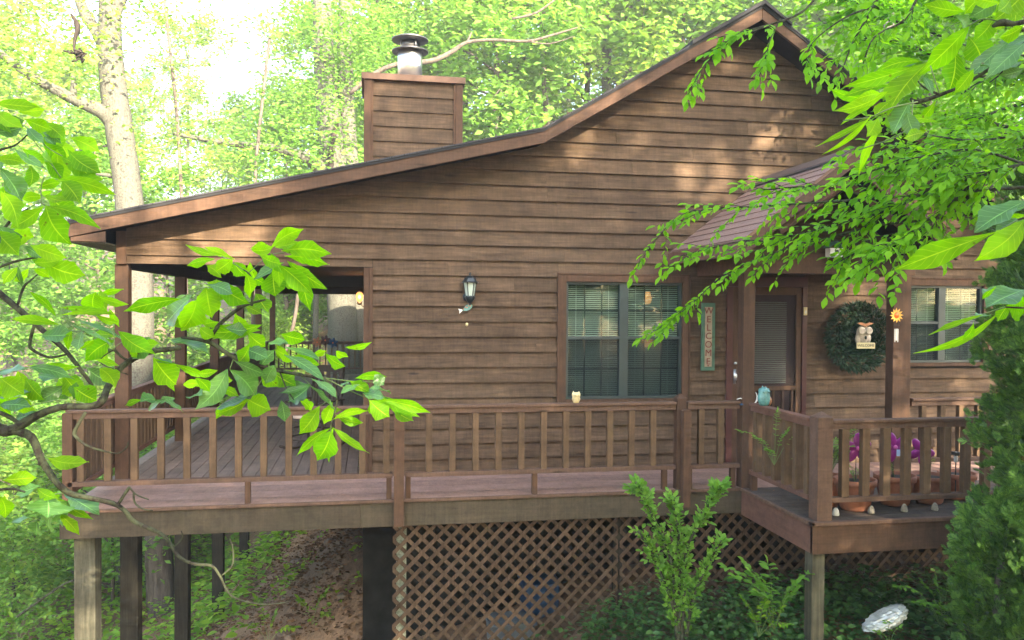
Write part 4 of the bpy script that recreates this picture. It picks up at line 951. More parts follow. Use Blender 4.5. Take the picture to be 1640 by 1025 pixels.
scatter(26000, (-5, 0.1), (-1, 9), lambda a, b: clump(a*4, b*4) > -0.7, 0.02, 'leaf_litter', M['litter'], 'rhomb', 0.075, 0.6, 'brown fallen leaves scattered over the bare slope under the deck', 'leaf litter')
scatter(40000, (0.2, 9.0), (-4.5, -1.16), lambda a, b: (a > 2.2 or random.random() < 0.25) and (clump(a*2, b*2) > -0.8), 0.33, 'ivy', M['leafivy'], 'elm', 0.065, 0.75, 'dark green ivy covering the ground in front of the lattice', 'ivy')
scatter(2500, (-1.6, -0.1), (1, 9), lambda a, b: clump(a*2, b*2) > 0.35, 0.15, 'slope_weeds', M['leafgc'], 'elm', 0.07, 0.6, 'small green weeds on the bare dirt bank beside the foundation', 'weeds')
for k in range(26):
    x, y = random.uniform(-1.7, -0.15), random.uniform(-0.6, 4.5); r_ = random.uniform(0.02, 0.075)
    mb = MB(); mb.ball((0, 0, 0), r_, 9, 6, (random.uniform(0.8, 1.5), 1, random.uniform(0.5, 0.9)))
    mb.v = [(a*(1+0.15*math.sin(37*b/r_)), b*(1+0.12*math.sin(9*c/r_+k)), c) for a, b, c in mb.v]
    o = mb.build('stone', M['stone'], None, loc=(x, y, ground_z(x, y)+r_*0.2)); tag(o, 'small brown stone half buried in the bare dirt bank', 'stone', 'stones on the dirt bank')
def limb_pts(p0, d, L, k=6, wob=0.12, rise=0.02):
    pts = [np.array(p0, float)]; d = np.array(d, float); d /= np.linalg.norm(d)
    for i in range(k):
        d = d+rng.normal(0, wob, 3)+np.array([0, 0, rise]); d /= np.linalg.norm(d); pts.append(pts[-1]+d*L/k)
    return pts
def tree_proto(name, H, r0, crown0, R, nl, leafL, mat_leaf, mat_bark, clus=0.37, lean=(0, 0), limbs=16, shape='round'):
    root = empty(name); mb = MB()
    tp = [np.array([0, 0, -0.6])]; k = 9
    for i in range(1, k+1): tp.append(np.array([lean[0]*i/k+rng.normal(0, 0.05*H/12), lean[1]*i/k+rng.normal(0, 0.05*H/12), H*0.93*i/k]))
    mb.tube(tp, [r0*(1.25 if i == 0 else 1)*(1-0.82*i/k) for i in range(k+1)], 12, jit=0.05)
    ends = []
    for i in range(limbs):
        f = crown0+(0.97-crown0)*(i+rng.uniform(0, 1))/limbs; j = min(int(f/0.93*k), k-1); u = f/0.93*k-j
        p0 = tp[j]+(tp[j+1]-tp[j])*min(u, 1); az = i*2.4+rng.uniform(-0.5, 0.5); q = (f-crown0)/(1-crown0)
        prof = (math.sin(math.pi*(0.15+0.8*q)))**0.7; L = R*prof*rng.uniform(0.75, 1.15)
        d = (math.cos(az), math.sin(az), 0.25+0.7*q); lp = limb_pts(p0, d, L, 6); rr0 = max(0.02, r0*0.38*(1-0.7*q))
        mb.tube(lp, [rr0*(1-0.85*s/6) for s in range(7)], 6)
        for s in range(2, 7):
            ends.append((lp[s], 0.7))
            for _ in range(2):
                sp = limb_pts(lp[s], rdir(1)[0]+np.array(d)*0.6, L*0.32, 3); mb.tube(sp, [rr0*0.28, rr0*0.2, rr0*0.14, 0.004], 4); ends.append((sp[-1], 1.0)); ends.append((sp[1], 0.7))
    mb.build('trunk', mat_bark, root, True)
    E_ = np.array([e[0] for e in ends]); n = nl
    c = E_[rng.integers(0, len(E_), n)]; g_ = rng.normal(0, 1, (n, 3))*np.array([clus, clus, clus*0.55])
    p = c+g_; LL = leafL*rng.uniform(0.65, 1.3, n)
    nr = rdir(n)*0.8+np.array([0, 0, 0.9])
    leaves('crown', mat_leaf, 'rhomb', p, rdir(n, -0.6, 0.4), nr, LL, LL*0.55, root)
    return root
protos = [
    tree_proto('forest_tree', 15, 0.22, 0.22, 3.6, 11000, 0.25, M['leafbg'], M['bark']),
    tree_proto('forest_tree', 18, 0.26, 0.30, 4.2, 11000, 0.26, M['leafbg2'], M['barkpale'], lean=(0.6, 0.2)),
    tree_proto('forest_tree', 11, 0.13, 0.12, 3.0, 10000, 0.24, M['leafbg'], M['bark'], lean=(-0.4, 0)),
    tree_proto('forest_tree', 20, 0.20, 0.42, 3.8, 8000, 0.26, M['leafbg2'], M['barkpale'], lean=(0.3, 0.3)),
]
shrubp = [tree_proto('understory_shrub', 3.2, 0.035, 0.05, 1.7, 5200, 0.12, M['leafbg'], M['bark'], 0.28, limbs=11), tree_proto('understory_shrub', 2.4, 0.03, 0.05, 1.5, 4200, 0.13, M['leafbg2'], M['bark'], 0.28, limbs=9)]
used = set()
def place(plist, i, x, y, s, label, cat, group, name=None, zoff=0, dz=None):
    src = plist[i]
    if id(src) not in used: used.add(id(src)); o = src
    else: o = copy_tree(src)
    o.location = (x, y, ground_z(x, y)+zoff if dz is None else dz); o.rotation_euler = (0, 0, random.uniform(0, 6.28)); o.scale = (s, s, s*random.uniform(0.92, 1.1))
    tag(o, label, cat, group); return o
def polar(px, D): r = _ray(px, 490); k = D/r[1]; return float(CAM[0]+r[0]*k), float(CAM[1]+D)
treelist = [  # pixel column seen from the deck side, distance, kind, scale
    (-60, 30, 0, 1.0), (20, 44, 3, 1.1), (95, 50, 0, 1.1), (165, 36, 2, 1.1), (300, 58, 3, 1.0), (270, 34, 2, 0.85), (400, 60, 0, 0.95), (350, 70, 2, 1.2), (455, 44, 2, 1.2), (490, 52, 1, 1.1), (600, 38, 0, 1.15), (545, 46, 3, 1.2),
    (650, 33, 2, 1.25), (700, 46, 1, 1.2), (745, 36, 3, 1.1), (790, 30, 0, 1.1), (850, 41, 1, 1.2), (880, 31, 2, 1.4), (940, 36, 0, 1.2), (985, 48, 3, 1.2), (1010, 31, 1, 1.05), (1075, 38, 0, 1.25), (1110, 30, 2, 1.5), (1175, 41, 1, 1.2),
    (1230, 31, 0, 1.2), (1290, 36, 3, 1.1), (1330, 29, 2, 1.5), (1390, 33, 1, 1.1), (1450, 27, 0, 1.15), (1500, 35, 3, 1.1), (1560, 24, 2, 1.4), (1610, 28, 0, 1.1), (1700, 22, 1, 1.0), (1480, 21, 2, 1.05), (1360, 44, 1, 1.2), (1640, 38, 3, 1.2),
    (30, 27, 2, 0.75), (130, 62, 1, 1.0), (230, 76, 0, 1.1), (0, 60, 1, 1.0), (520, 66, 0, 1.2), (640, 60, 1, 1.3), (760, 60, 0, 1.3), (900, 60, 1, 1.3), (1040, 60, 0, 1.3), (1180, 58, 1, 1.3)]
kinds = ['green leafy forest tree with grey trunk', 'tall yellow-green forest tree with pale trunk', 'short bushy young forest tree', 'slender high-crowned forest tree with pale bare trunk']
for (px, D, k, s) in treelist:
    x, y = polar(px, D)
    side = 'left of the porch' if px < 200 else 'seen above the porch roof' if px < 560 else 'behind the chimney' if px < 760 else 'above the long roof slope' if px < 1130 else 'behind the gable peak' if px < 1320 else 'beyond the right roof slope'
    place(protos, k, x, y, s, f'{kinds[k]} {side}', 'tree', 'forest trees behind the house', dz=min(ground_z(x, y), 14.0))
for i in range(34):
    px = [-40, 20, 80, 130, 180, 240, 290, 330, 380, 420, 455, 480, 505, 540, 60, 150, 210, 270, 350, 440, 110, 310, 10, 500, 400, 160, 1380, 1440, 1500, 1560, 1620, 1680, 1540, 1600][i]
    D = [17, 20, 22, 25, 19, 21, 27, 24, 27, 28, 27, 29, 27, 30, 30, 33, 38, 35, 36, 36, 42, 44, 24, 36, 44, 27, 20, 19, 17, 16, 14, 15, 21, 19][i]
    if 440 < px < 560: D += 18
    x, y = polar(px, D)
    place(shrubp, i % 2, x, y, random.uniform(0.85, 1.35), ('green' if i % 2 == 0 else 'yellow-green')+' leafy understory shrub '+('on the slope beyond the left porch posts' if px < 1000 else 'in the woods right of the cabin'), 'shrub', 'understory shrubs in the woods')
shade_light = None
# unseen trees added behind the viewer to block the sun and dapple the cabin
shade = tree_proto('added_shade_tree', 17, 0.3, 0.25, 4.6, 20000, 0.21, M['leafbg'], M['bark'], 0.42, limbs=20)
shade_light = tree_proto('added_shade_tree', 17, 0.3, 0.25, 4.6, 4800, 0.34, M['leafbg'], M['bark'], 0.34, limbs=15)  # thinner crown, shaped to let sun patches through
SHADE = [(1.5, -19), (7.6, -18.2), (11.6, -17.5), (16.0, -17), (8.5, -23), (-3.5, -20), (13.5, -21.5), (3.5, -24)]
for i, (x, y) in enumerate(SHADE):
    o = (shade_light if i == 0 else shade if i == 1 else copy_tree(shade_light if i in (2, 5, 6, 7) else shade)); o.location = (x, y, -3.0); o.rotation_euler = (0, 0, i*1.3); tag(o, 'unseen leafy tree added across from the cabin to shade its front', 'tree', 'unseen trees added to shade the cabin')
for i, (x, y) in enumerate(((-16, -34), (-8, -38), (0, -33), (7, -36), (14, -32), (21, -36), (28, -30), (33, -22), (-22, -28), (10, -45), (24, -46), (-5, -48))):
    o = copy_tree(protos[i % 3]); o.location = (x, y, -4.0); o.scale = (1.3, 1.3, 1.25); o.rotation_euler = (0, 0, i*2.1); tag(o, 'leafy tree in the woods across from the cabin, out of the photograph', 'tree', 'woods across from the cabin')
# ---- the big pale lichen-covered tree at the left
def bark_tree(name, stems, mat, label, cat='tree'):
    root = tag(empty(name, tuple(stems[0][0][0])), label, cat)
    mb = MB(); o0 = np.array(stems[0][0][0])
    for pts, rad, sides in stems: mb.tube([np.array(p)-o0 for p in pts], rad, sides, jit=0.03)
    mb.build('trunk', mat, root, True); return root, o0
def refine(pts, rad, k=4):
    pts = [np.array(p, float) for p in pts]; out = []; ro = []
    for i in range(len(pts)-1):
        p0 = pts[max(i-1, 0)]; p1 = pts[i]; p2 = pts[i+1]; p3 = pts[min(i+2, len(pts)-1)]
        for j in range(k):
            t = j/k; out.append(0.5*((2*p1)+(-p0+p2)*t+(2*p0-5*p1+4*p2-p3)*t*t+(-p0+3*p1-3*p2+p3)*t**3)); ro.append(rad[i]+(rad[i+1]-rad[i])*t)
    out.append(pts[-1]); ro.append(rad[-1]); return out, ro
dB = 19.0; s_ = dB/1300
def PP(lst, d): return [P(a, b, d if not isinstance(d, (list, tuple)) else d[i]) for i, (a, b) in enumerate(lst)]
def stem(lst, wpx, d, k=4, sides=12):
    pts = PP(lst, d); rad = [w_*0.5*(d if not isinstance(d, (list, tuple)) else d[i])/1300 for i, w_ in enumerate(wpx)]
    a, b = refine(pts, rad, k); return (a, b, sides)
root, o0 = bark_tree('pale_tree', [stem([(212, 980), (218, 700), (222, 480), (212, 380), (203, 290), (190, 200), (181, 130), (176, 60), (178, -60)], [52, 48, 46, 44, 42, 42, 40, 36, 30], dB, 4, 16),
    stem([(186, 205), (165, 180), (120, 160), (60, 128), (25, 105), (-30, 60)], [28, 24, 18, 15, 13, 10], [19, 18.8, 18.4, 18, 17.8, 17.5]),
    stem([(172, 80), (155, 50), (135, 20), (115, -40)], [26, 20, 17, 14], dB), stem([(180, 40), (190, 15), (208, -30)], [16, 14, 12], dB),
    stem([(201, 232), (190, 232), (165, 234)], [12, 8, 3], dB), stem([(206, 290), (180, 282), (152, 278)], [10, 7, 4], dB), stem([(116, 160), (118, 140), (117, 122)], [12, 10, 6], 18.4)], M['barkpale'], 'large pale lichen-covered tree rising beyond the left end of the porch')
n = 5200; c = np.array([P(*q) for q in ((30, 60, 17.5), (70, 20, 18), (110, 90, 18.5), (240, 30, 19), (10, 110, 17.3), (60, 110, 18), (150, 10, 19), (200, 120, 20), (290, 20, 20), (120, 230, 19.5), (250, 240, 20), (330, 260, 21), (60, 260, 19), (20, 180, 18))])
p = c[rng.integers(0, len(c), n)]+rng.normal(0, 1, (n, 3))*np.array([0.85, 0.9, 0.5])-o0; L_ = 0.13*rng.uniform(0.6, 1.3, n)
leaves('crown', M['leafbg2'], 'elm', p, rdir(n, -0.6, 0.4), rdir(n)*0.8+np.array([0, 0, 0.8]), L_, L_*0.5, root)
# ---- twin trunk tree behind the porch
dT = 27.0
root, o0 = bark_tree('twin_trunk_tree', [stem([(552, 760), (550, 640), (548, 520), (545, 440), (538, 300), (530, 220), (520, 120), (515, -20)], [56, 50, 46, 44, 44, 40, 34, 28], dT, 3, 16), stem([(585, 760), (580, 640), (573, 520), (568, 420), (562, 300), (556, 200), (552, 60), (556, -40)], [44, 40, 36, 34, 32, 28, 24, 20], dT+0.5, 3, 14),
    stem([(530, 290), (505, 262), (470, 246), (430, 236), (370, 230), (320, 222), (278, 214)], [26, 22, 16, 13, 10, 8, 5], [27, 26.6, 26, 25.5, 25, 24.5, 24])], M['barkpale'], 'big twin-trunked grey tree behind the far end of the porch')
mb = MB(); a, b = refine(PP([(548, 180), (538, 205), (532, 230), (530, 262), (526, 300)], 26.5), [0.03, 0.07, 0.08, 0.09, 0.1]); mb.tube([q-o0 for q in a], b, 8, jit=0.15); mb.build('vine', M['darkvine'], root, True)
n = 6500; c = np.array([P(*q) for q in ((530, 20, 25.5), (560, 70, 25.5), (520, 170, 25.5), (545, 230, 25.5), (470, 200, 25), (520, 60, 26), (590, 60, 26), (430, 260, 25), (560, 120, 27), (380, 215, 24.5), (500, 140, 26), (610, 20, 26), (450, 280, 24))])
p = c[rng.integers(0, len(c), n)]+rng.normal(0, 1, (n, 3))*np.array([0.9, 0.9, 0.55])-o0; L_ = 0.15*rng.uniform(0.6, 1.3, n)
leaves('crown', M['leafbg'], 'elm', p, rdir(n, -0.6, 0.4), rdir(n)*0.8+np.array([0, 0, 0.8]), L_, L_*0.5, root)
# thin trunks of the woods
for i, (pts, w_, d, mt_, lab) in enumerate((([(300, 500), (290, 300), (283, 180), (268, 40), (262, -20)], 6, 22, 'bark', 'thin leaning dark sapling trunk left of the chimney in the white gap'), ([(405, 560), (408, 300), (425, 120), (432, 60)], 6, 24, 'bark', 'thin sapling stem standing in the bright gap above the porch roof'),
        ([(742, 300), (740, 120), (742, -40)], 20, 34, 'barkpale', 'pale straight trunk behind the right side of the chimney'), ([(820, 300), (812, 120), (806, -40)], 13, 36, 'barkpale', 'slim pale trunk left of the long roof slope'), ([(970, 300), (972, 60), (975, -40)], 16, 33, 'barkpale', 'slim pale trunk above the kink of the roof'),
        ([(1440, 420), (1430, 240), (1425, 130), (1420, -30)], 24, 24, 'barkpale', 'pale trunk standing right of the gable roof'), ([(1590, 420), (1580, 200), (1578, -30)], 14, 24, 'barkpale', 'slim pale trunk at the right edge above the cedar'), ([(504, 640), (506, 500), (508, 380)], 10, 30, 'barkpale', 'slender pale trunk beyond the far porch railing'), ([(430, 640), (470, 520), (480, 430)], 7, 29, 'bark', 'slender dark sapling beyond the far porch railing'),
        ([(262, 1010), (255, 900), (250, 800)], 46, 17, 'bark', 'thick dark trunk standing on the slope under the deck'), ([(10, 1000), (95, 940), (118, 930)], 4, 12, 'twig', 'bare fallen twig on the slope left of the deck post'))):
    a, b = refine(PP(pts, d), [w_*0.5*d/1300*(1-0.3*j/len(pts)) for j in range(len(pts))], 4)
    o0 = a[0]; mb = MB(); mb.tube([q-o0 for q in a], b, 10, jit=0.05); o = tag(empty('bare_tree' if w_ > 5 else 'fallen_twig', tuple(o0)), lab, 'tree' if w_ > 5 else 'twig'); mb.build('trunk' if w_ > 5 else 'twig_stem', M[mt_], o, True)
# branch sweeping behind the flue
root = tag(empty('tree_branch', tuple(P(560, 130, 24))), 'long bare grey branch sweeping behind the flue pipe', 'branch'); o0 = P(560, 130, 24)
mb = MB()
for lst, wp in (([(560, 150), (600, 118), (640, 102), (690, 98), (722, 84), (748, 68), (790, 64), (845, 66), (885, 56), (925, 44)], [7, 8, 8, 9, 8, 6, 5, 5, 4, 2]), ([(748, 68), (755, 52)], [4, 2]), ([(820, 30), (860, 20), (900, -10)], [4, 4, 3]), ([(845, 66), (880, 70), (920, 58)], [3, 2, 1])):
    a, b, s2 = stem(lst, wp, 24, 4, 8); mb.tube([q-o0 for q in a], b, s2)
mb.build('stem', M['bark'], root, True)
# dark dead vine hanging at the upper left
root = tag(empty('dead_vine', tuple(P(120, 25, 15))), 'short dark dead vine with a tangled clump hanging at upper left', 'vine'); o0 = P(120, 25, 15)
mb = MB(); a, b, s2 = stem([(114, 22), (122, 36), (124, 48), (120, 62), (119, 78), (124, 86)], [3, 8, 9, 5, 4, 8], 15, 4, 8); mb.tube([q-o0 for q in a], b, s2, jit=0.2)
for k in range(14):
    q = P(127, 88, 15)-o0+rng.normal(0, 0.05, 3); mb.tube([q, q+rdir(1)[0]*0.09, q+rdir(1)[0]*0.12], 0.018, 5)
mb.build('stem', M['darkvine'], root, True)
# ---------------------------------------------------------------- big foreground leaves
def bigleaf(V, Fc, UV, B, T, wid, phi, mood):
    B = np.array(B); T = np.array(T); ax = T-B; L = np.linalg.norm(ax); ax /= L
    n0 = CAM-(B+T)/2; n0 -= ax*(n0@ax); n0 /= np.linalg.norm(n0); sv = np.cross(ax, n0)
    if sv[2] < 0: sv = -sv
    nn = n0*math.cos(phi)+sv*math.sin(phi); bb = np.cross(nn, ax)
    W_ = wid*1.08/max(0.4, abs(math.cos(phi)))/2; st = 12; n = len(V); cup = random.uniform(0.05, 0.38); droop = random.uniform(-0.08, 0.22); tw = random.uniform(-0.7, 0.7); cv = random.uniform(-0.09, 0.09); ph = random.uniform(0, 6)
    pw = random.uniform(0.95, 1.55)
    for i in range(st+1):
        u = i/st; wv = (math.sin(math.pi*u**pw)**0.85)*(1 if u < 0.72 else 1-0.62*((u-0.72)/0.28)**0.8) if 0 < u < 1 else 0.0
        wv *= 1+0.05*math.sin(u*38+ph)
        cen = B+ax*L*u+nn*(-droop*L*(u*u))+bb*(cv*L*math.sin(math.pi*u))
        a2 = tw*u; b2 = bb*math.cos(a2)+nn*math.sin(a2); n2 = nn*math.cos(a2)-bb*math.sin(a2)
        for v in (-1, -0.5, 0, 0.5, 1):
            e = W_*wv*v*(1+0.03*random.uniform(-1, 1)); wob = 0.11*W_*math.sin(u*15+v*2+ph)*abs(v)
            V.append(tuple(cen+b2*e+n2*(cup*W_*wv*abs(v)**1.5+wob))); UV.append((u, v))
    for i in range(st):
        for j in range(4): a = n+i*5+j; Fc.append((a, a+1, a+6, a+5))
def fill(items, p, sp=26, dd=0.2):
    out = list(items)
    for (bx, by, tx, ty, w_, k_, d) in items:
        if random.random() < p:
            a = random.uniform(-1.0, 1.0); vx, vy = tx-bx, ty-by; c_, s_ = math.cos(a), math.sin(a); jx, jy = random.uniform(-sp, sp), random.uniform(-sp*0.6, sp*0.6); q = random.uniform(0.6, 0.95)
            out.append((bx+jx, by+jy, bx+jx+(vx*c_-vy*s_)*q, by+jy+(vx*s_+vy*c_)*q, max(w_, 14)*q, k_, d+random.uniform(0.05, dd)))
    return out
def branch_thing(name, label, d0, stems, leafsets, petioles=(), split=False):
    o0 = P(*stems[0][0][0][:2], d0); root = tag(empty(name, tuple(o0)), label, 'branch')
    for grp in ([[q] for q in stems] if split else [stems]):
        mb = MB()
        for lst, wp, d in grp:
            a, b, s2 = stem(lst, wp, d, 5, 10); mb.tube([q-o0 for q in a], b, s2, jit=0.05)
        mb.build('stem', M['twig'], root, True)
    for mk, items in leafsets.items():
        V, Fc, UV = [], [], []
        for (bx, by, tx, ty, w_, ty_, d) in items:
            phi = {'t': random.uniform(-0.5, 0.5), 'g': random.uniform(0.75, 1.05), 'd': random.uniform(-0.3, 0.6)}[ty_]
            dd = random.uniform(-0.08, 0.08)
            bigleaf(V, Fc, UV, P(bx, by, d)-0, P(tx, ty, d+dd), w_*d/1300, phi, ty_)
        mb = MB(); mb.v = [tuple(np.array(v)-o0) for v in V]; mb.f = Fc; mb.uv = UV; mb.build('leaves', M[mk], root, True)
    for lst, d in petioles:
        a, b = refine(PP(lst, d), [0.0022]*len(lst), 4); MB().tube([q-o0 for q in a], b, 5).build('petiole', M['petiole'], root, True)
    return root
M['petiole'] = plain('petiole_green', (0.10, 0.16, 0.04), 0.5)
def LS(s, d):
    out = []
    for q in s.split(';'):
        q = q.split()
        if len(q) < 6: continue
        out.append((float(q[0]), float(q[1]), float(q[2]), float(q[3]), float(q[4]), q[5], d+random.uniform(-0.12, 0.12)))
    return out
A1 = LS('-10 165 64 172 20 t;-5 178 38 203 22 t;38 190 82 208 22 t;72 198 104 224 24 t;112 220 159 243 26 t;68 226 108 258 28 t;35 237 76 260 20 t;108 240 161 276 28 t;98 252 150 291 28 t;72 258 100 286 22 t;98 285 183 313 20 t;100 290 132 328 28 t;62 300 100 293 14 t;68 315 32 320 16 t;70 313 112 324 14 t;70 330 13 366 26 t;73 328 105 390 42 t;75 330 157 361 18 t;0 305 26 352 30 t;-8 370 30 408 38 t;62 415 137 443 36 t;48 393 102 410 24 t;28 428 6 457 14 t;55 420 100 415 18 t;-5 255 40 262 16 t;85 262 60 240 18 t', 3.1)
A1d = LS('-5 212 38 203 22 d;45 205 72 230 14 d;68 212 99 230 14 d;22 238 64 263 14 d;0 270 34 324 30 g;-5 360 28 402 24 g;28 425 36 460 10 d;40 395 70 415 16 d', 3.1)
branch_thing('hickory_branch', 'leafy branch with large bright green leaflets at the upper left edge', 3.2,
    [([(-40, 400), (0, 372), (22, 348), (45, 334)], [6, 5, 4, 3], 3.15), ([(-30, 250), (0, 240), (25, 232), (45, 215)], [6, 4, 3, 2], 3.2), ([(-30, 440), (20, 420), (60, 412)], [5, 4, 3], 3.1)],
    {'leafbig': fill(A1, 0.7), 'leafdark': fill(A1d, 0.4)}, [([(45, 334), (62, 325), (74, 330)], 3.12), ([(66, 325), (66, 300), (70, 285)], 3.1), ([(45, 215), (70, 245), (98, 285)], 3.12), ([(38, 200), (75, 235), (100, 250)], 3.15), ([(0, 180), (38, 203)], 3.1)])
B1 = LS('152 468 150 502 30 t;150 472 208 487 12 t;95 520 12 510 15 t;115 530 108 562 12 t;150 502 192 517 10 t;182 545 128 578 26 t;190 530 243 562 28 t;292 478 196 500 24 t;42 585 120 586 14 t;118 620 156 642 36 t;0 605 38 632 32 t;40 605 70 640 26 t;100 600 130 640 30 t;160 590 185 620 26 t;75 733 139 738 26 t;2 770 60 764 22 t;60 782 88 795 16 t;85 795 150 832 14 t;90 820 126 853 16 t;0 795 10 830 24 t;205 545 225 575 20 t;95 505 188 503 8 t;150 575 190 585 10 t;10 640 60 655 22 t', 3.3)
B1d = LS('65 538 116 532 24 g;132 528 126 563 16 g;125 513 200 532 10 g;240 540 210 574 26 g;42 590 -4 590 22 g;45 588 120 605 16 d;140 590 182 612 24 d;108 616 60 644 24 d;0 648 50 650 18 g;63 667 17 668 20 g;-5 636 52 630 12 g;65 778 22 788 14 g;75 793 76 830 44 g;82 822 70 850 22 g;100 788 160 820 22 g;48 828 18 834 14 g;115 520 184 542 8 g;118 640 122 612 18 d;60 600 95 606 14 g', 3.3)
C1 = LS('355 408 297 391 12 t;345 415 299 424 9 t;372 415 344 436 24 t;375 420 396 442 22 t;315 480 290 530 40 t;330 460 340 510 36 t;345 450 396 487 28 t;395 438 403 482 20 t;420 520 321 536 22 t;245 572 283 617 40 t;278 582 332 605 12 t;315 598 347 594 12 t;312 605 336 626 16 t;400 640 341 660 20 t;397 640 431 658 34 t;228 640 198 650 10 t;402 400 440 396 16 t;440 396 477 387 14 t;450 402 529 407 28 t;455 410 528 424 20 t;460 418 528 463 24 t;448 425 498 470 28 t;437 435 442 475 36 t;415 408 452 422 18 t;400 420 408 450 18 t;470 568 509 585 26 t;435 595 474 617 30 t;538 562 558 572 14 t;552 556 595 549 9 t;520 565 552 587 18 t;512 650 477 694 26 t;537 664 582 677 15 t;530 685 473 732 14 t;530 690 507 740 36 t;533 685 594 724 14 t;568 606 620 604 12 t;560 610 594 626 22 t;590 640 624 668 34 t;605 640 688 661 18 t;630 655 662 674 22 t;420 595 445 620 24 t;350 620 380 632 14 t;410 470 430 500 26 t;480 640 500 655 14 t;440 560 470 580 20 t;375 500 390 540 22 t;355 445 330 425 16 t;320 525 345 540 18 t;395 530 425 555 26 t;450 535 490 545 22 t;400 550 380 580 22 t', 3.6)
C1d = LS('310 472 249 513 24 g;265 543 337 560 18 g;245 575 280 584 12 g;330 455 373 473 18 d;360 525 397 527 16 g;365 590 314 657 30 d;368 592 414 635 34 d;375 577 425 600 22 d;374 565 420 566 12 d;405 633 340 652 14 g;252 641 228 638 14 g;265 638 231 653 10 g;264 638 294 652 10 g;325 632 299 636 18 g;455 420 407 449 12 g;430 550 464 551 14 g;456 556 512 575 12 g;455 568 522 599 16 g;498 606 540 636 12 g;497 617 461 643 34 g;498 617 448 632 8 g;498 618 541 656 12 g;450 640 456 676 20 d;512 652 497 681 18 d;600 600 616 617 20 d;580 630 622 634 20 g;575 616 546 627 12 g;415 590 440 560 20 d;395 560 430 572 24 d;440 585 425 615 22 d', 3.6)
branch_thing('hickory_branch', 'long dark branch with hanging green leaflets crossing the porch opening', 3.6,
    [([(-40, 672), (0, 688), (20, 688), (60, 665), (100, 652), (150, 650), (165, 640), (172, 622), (190, 592), (232, 566), (290, 557)], [20, 19, 17, 13, 11, 11, 12, 11, 10, 9, 7], [3.3]*7+[3.35, 3.4, 3.45, 3.5]),
     ([(20, 688), (50, 700), (66, 735), (90, 772), (112, 790), (140, 797), (180, 806), (200, 818), (216, 836), (262, 858), (285, 890), (310, 903), (338, 906), (352, 922), (372, 955), (420, 968), (462, 964)], [15, 13, 12, 10, 10, 8, 8, 7, 7, 6, 5.5, 5, 4.5, 4, 3.5, 3, 2.2], 3.3),
     ([(-30, 440), (0, 470), (45, 508), (75, 535), (105, 562), (135, 600), (148, 618)], [11, 10, 9, 8, 7, 6, 5], 3.4),
     ([(55, 520), (48, 548), (52, 560), (78, 572), (105, 568)], [5, 5, 5, 4, 3], 3.4), ([(28, 488), (38, 460), (48, 450), (62, 438)], [4, 4, 3, 2], 3.4),
     ([(335, 545), (350, 522), (372, 502), (395, 488), (425, 480)], [5, 6, 6, 5, 3], 3.6), ([(290, 540), (335, 548), (375, 572), (430, 590), (480, 600), (520, 605)], [4, 7, 7, 6, 5, 3], 3.6), ([(403, 490), (405, 460), (400, 440), (390, 432)], [4, 4, 3, 2], 3.6),
     ([(137, 660), (120, 690), (122, 700), (140, 714), (165, 722), (190, 726), (203, 716), (205, 708)], [5, 6, 5, 4, 3, 3, 3, 2], 3.3), ([(190, 806), (204, 785), (207, 780)], [5, 5, 4], 3.3), ([(207, 780), (218, 792), (238, 800)], [3, 2.5, 2], 3.3), ([(214, 790), (216, 805), (228, 815), (245, 818)], [3, 3, 2.5, 2], 3.3), ([(66, 735), (62, 745)], [6, 5], 3.3),
     ([(355, 922), (372, 905), (373, 880), (368, 862)], [2.5, 3, 2.5, 2], 3.3), ([(280, 875), (292, 862), (290, 850)], [2.5, 2, 1.5], 3.3), ([(183, 560), (195, 572), (208, 578)], [5, 4, 4], 3.4), ([(205, 600), (160, 580), (182, 560)], [2, 2, 2], 3.4), ([(-20, 655), (10, 665), (30, 678)], [7, 7, 6], 3.3),
     ([(-10, 785), (20, 783), (40, 788)], [5, 4, 3], 3.2), ([(520, 605), (540, 635), (530, 680)], [3, 3, 2], 3.6), ([(448, 595), (458, 620), (470, 640)], [2.5, 2, 2], 3.6)],
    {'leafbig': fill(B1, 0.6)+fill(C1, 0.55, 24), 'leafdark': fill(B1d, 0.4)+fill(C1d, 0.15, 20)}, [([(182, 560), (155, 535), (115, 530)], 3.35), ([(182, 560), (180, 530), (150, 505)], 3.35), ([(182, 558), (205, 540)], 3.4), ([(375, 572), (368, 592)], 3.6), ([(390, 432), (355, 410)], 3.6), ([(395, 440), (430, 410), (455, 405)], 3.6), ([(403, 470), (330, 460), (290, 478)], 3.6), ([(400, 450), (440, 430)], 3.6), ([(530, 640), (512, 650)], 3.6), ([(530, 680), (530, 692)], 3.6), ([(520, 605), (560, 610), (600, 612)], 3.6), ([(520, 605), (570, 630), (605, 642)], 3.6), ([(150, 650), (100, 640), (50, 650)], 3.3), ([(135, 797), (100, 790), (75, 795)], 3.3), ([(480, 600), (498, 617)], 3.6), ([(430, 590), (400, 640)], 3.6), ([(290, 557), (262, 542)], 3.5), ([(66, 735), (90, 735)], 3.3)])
R1 = LS('1545 18 1484 8 24 t;1572 -4 1548 22 24 t;1640 -10 1592 32 34 t;1552 42 1477 118 34 t;1488 98 1421 182 38 t;1530 82 1520 152 46 t;1550 58 1572 98 40 t;1480 98 1404 114 18 t;1470 104 1362 142 20 t;1425 137 1350 152 16 t;1422 146 1334 178 18 t;1400 168 1344 200 8 t;1393 190 1307 231 9 t;1396 184 1330 242 9 t;1405 190 1388 222 24 t;1482 212 1446 222 18 t;1502 196 1455 190 12 t;1592 28 1562 62 28 t;1620 -5 1595 20 24 t;1430 160 1400 190 20 t;1560 110 1530 150 18 t;1410 150 1375 160 16 t;1500 160 1470 200 18 t;1640 40 1600 60 24 t;1600 5 1560 -5 22 t', 2.6)
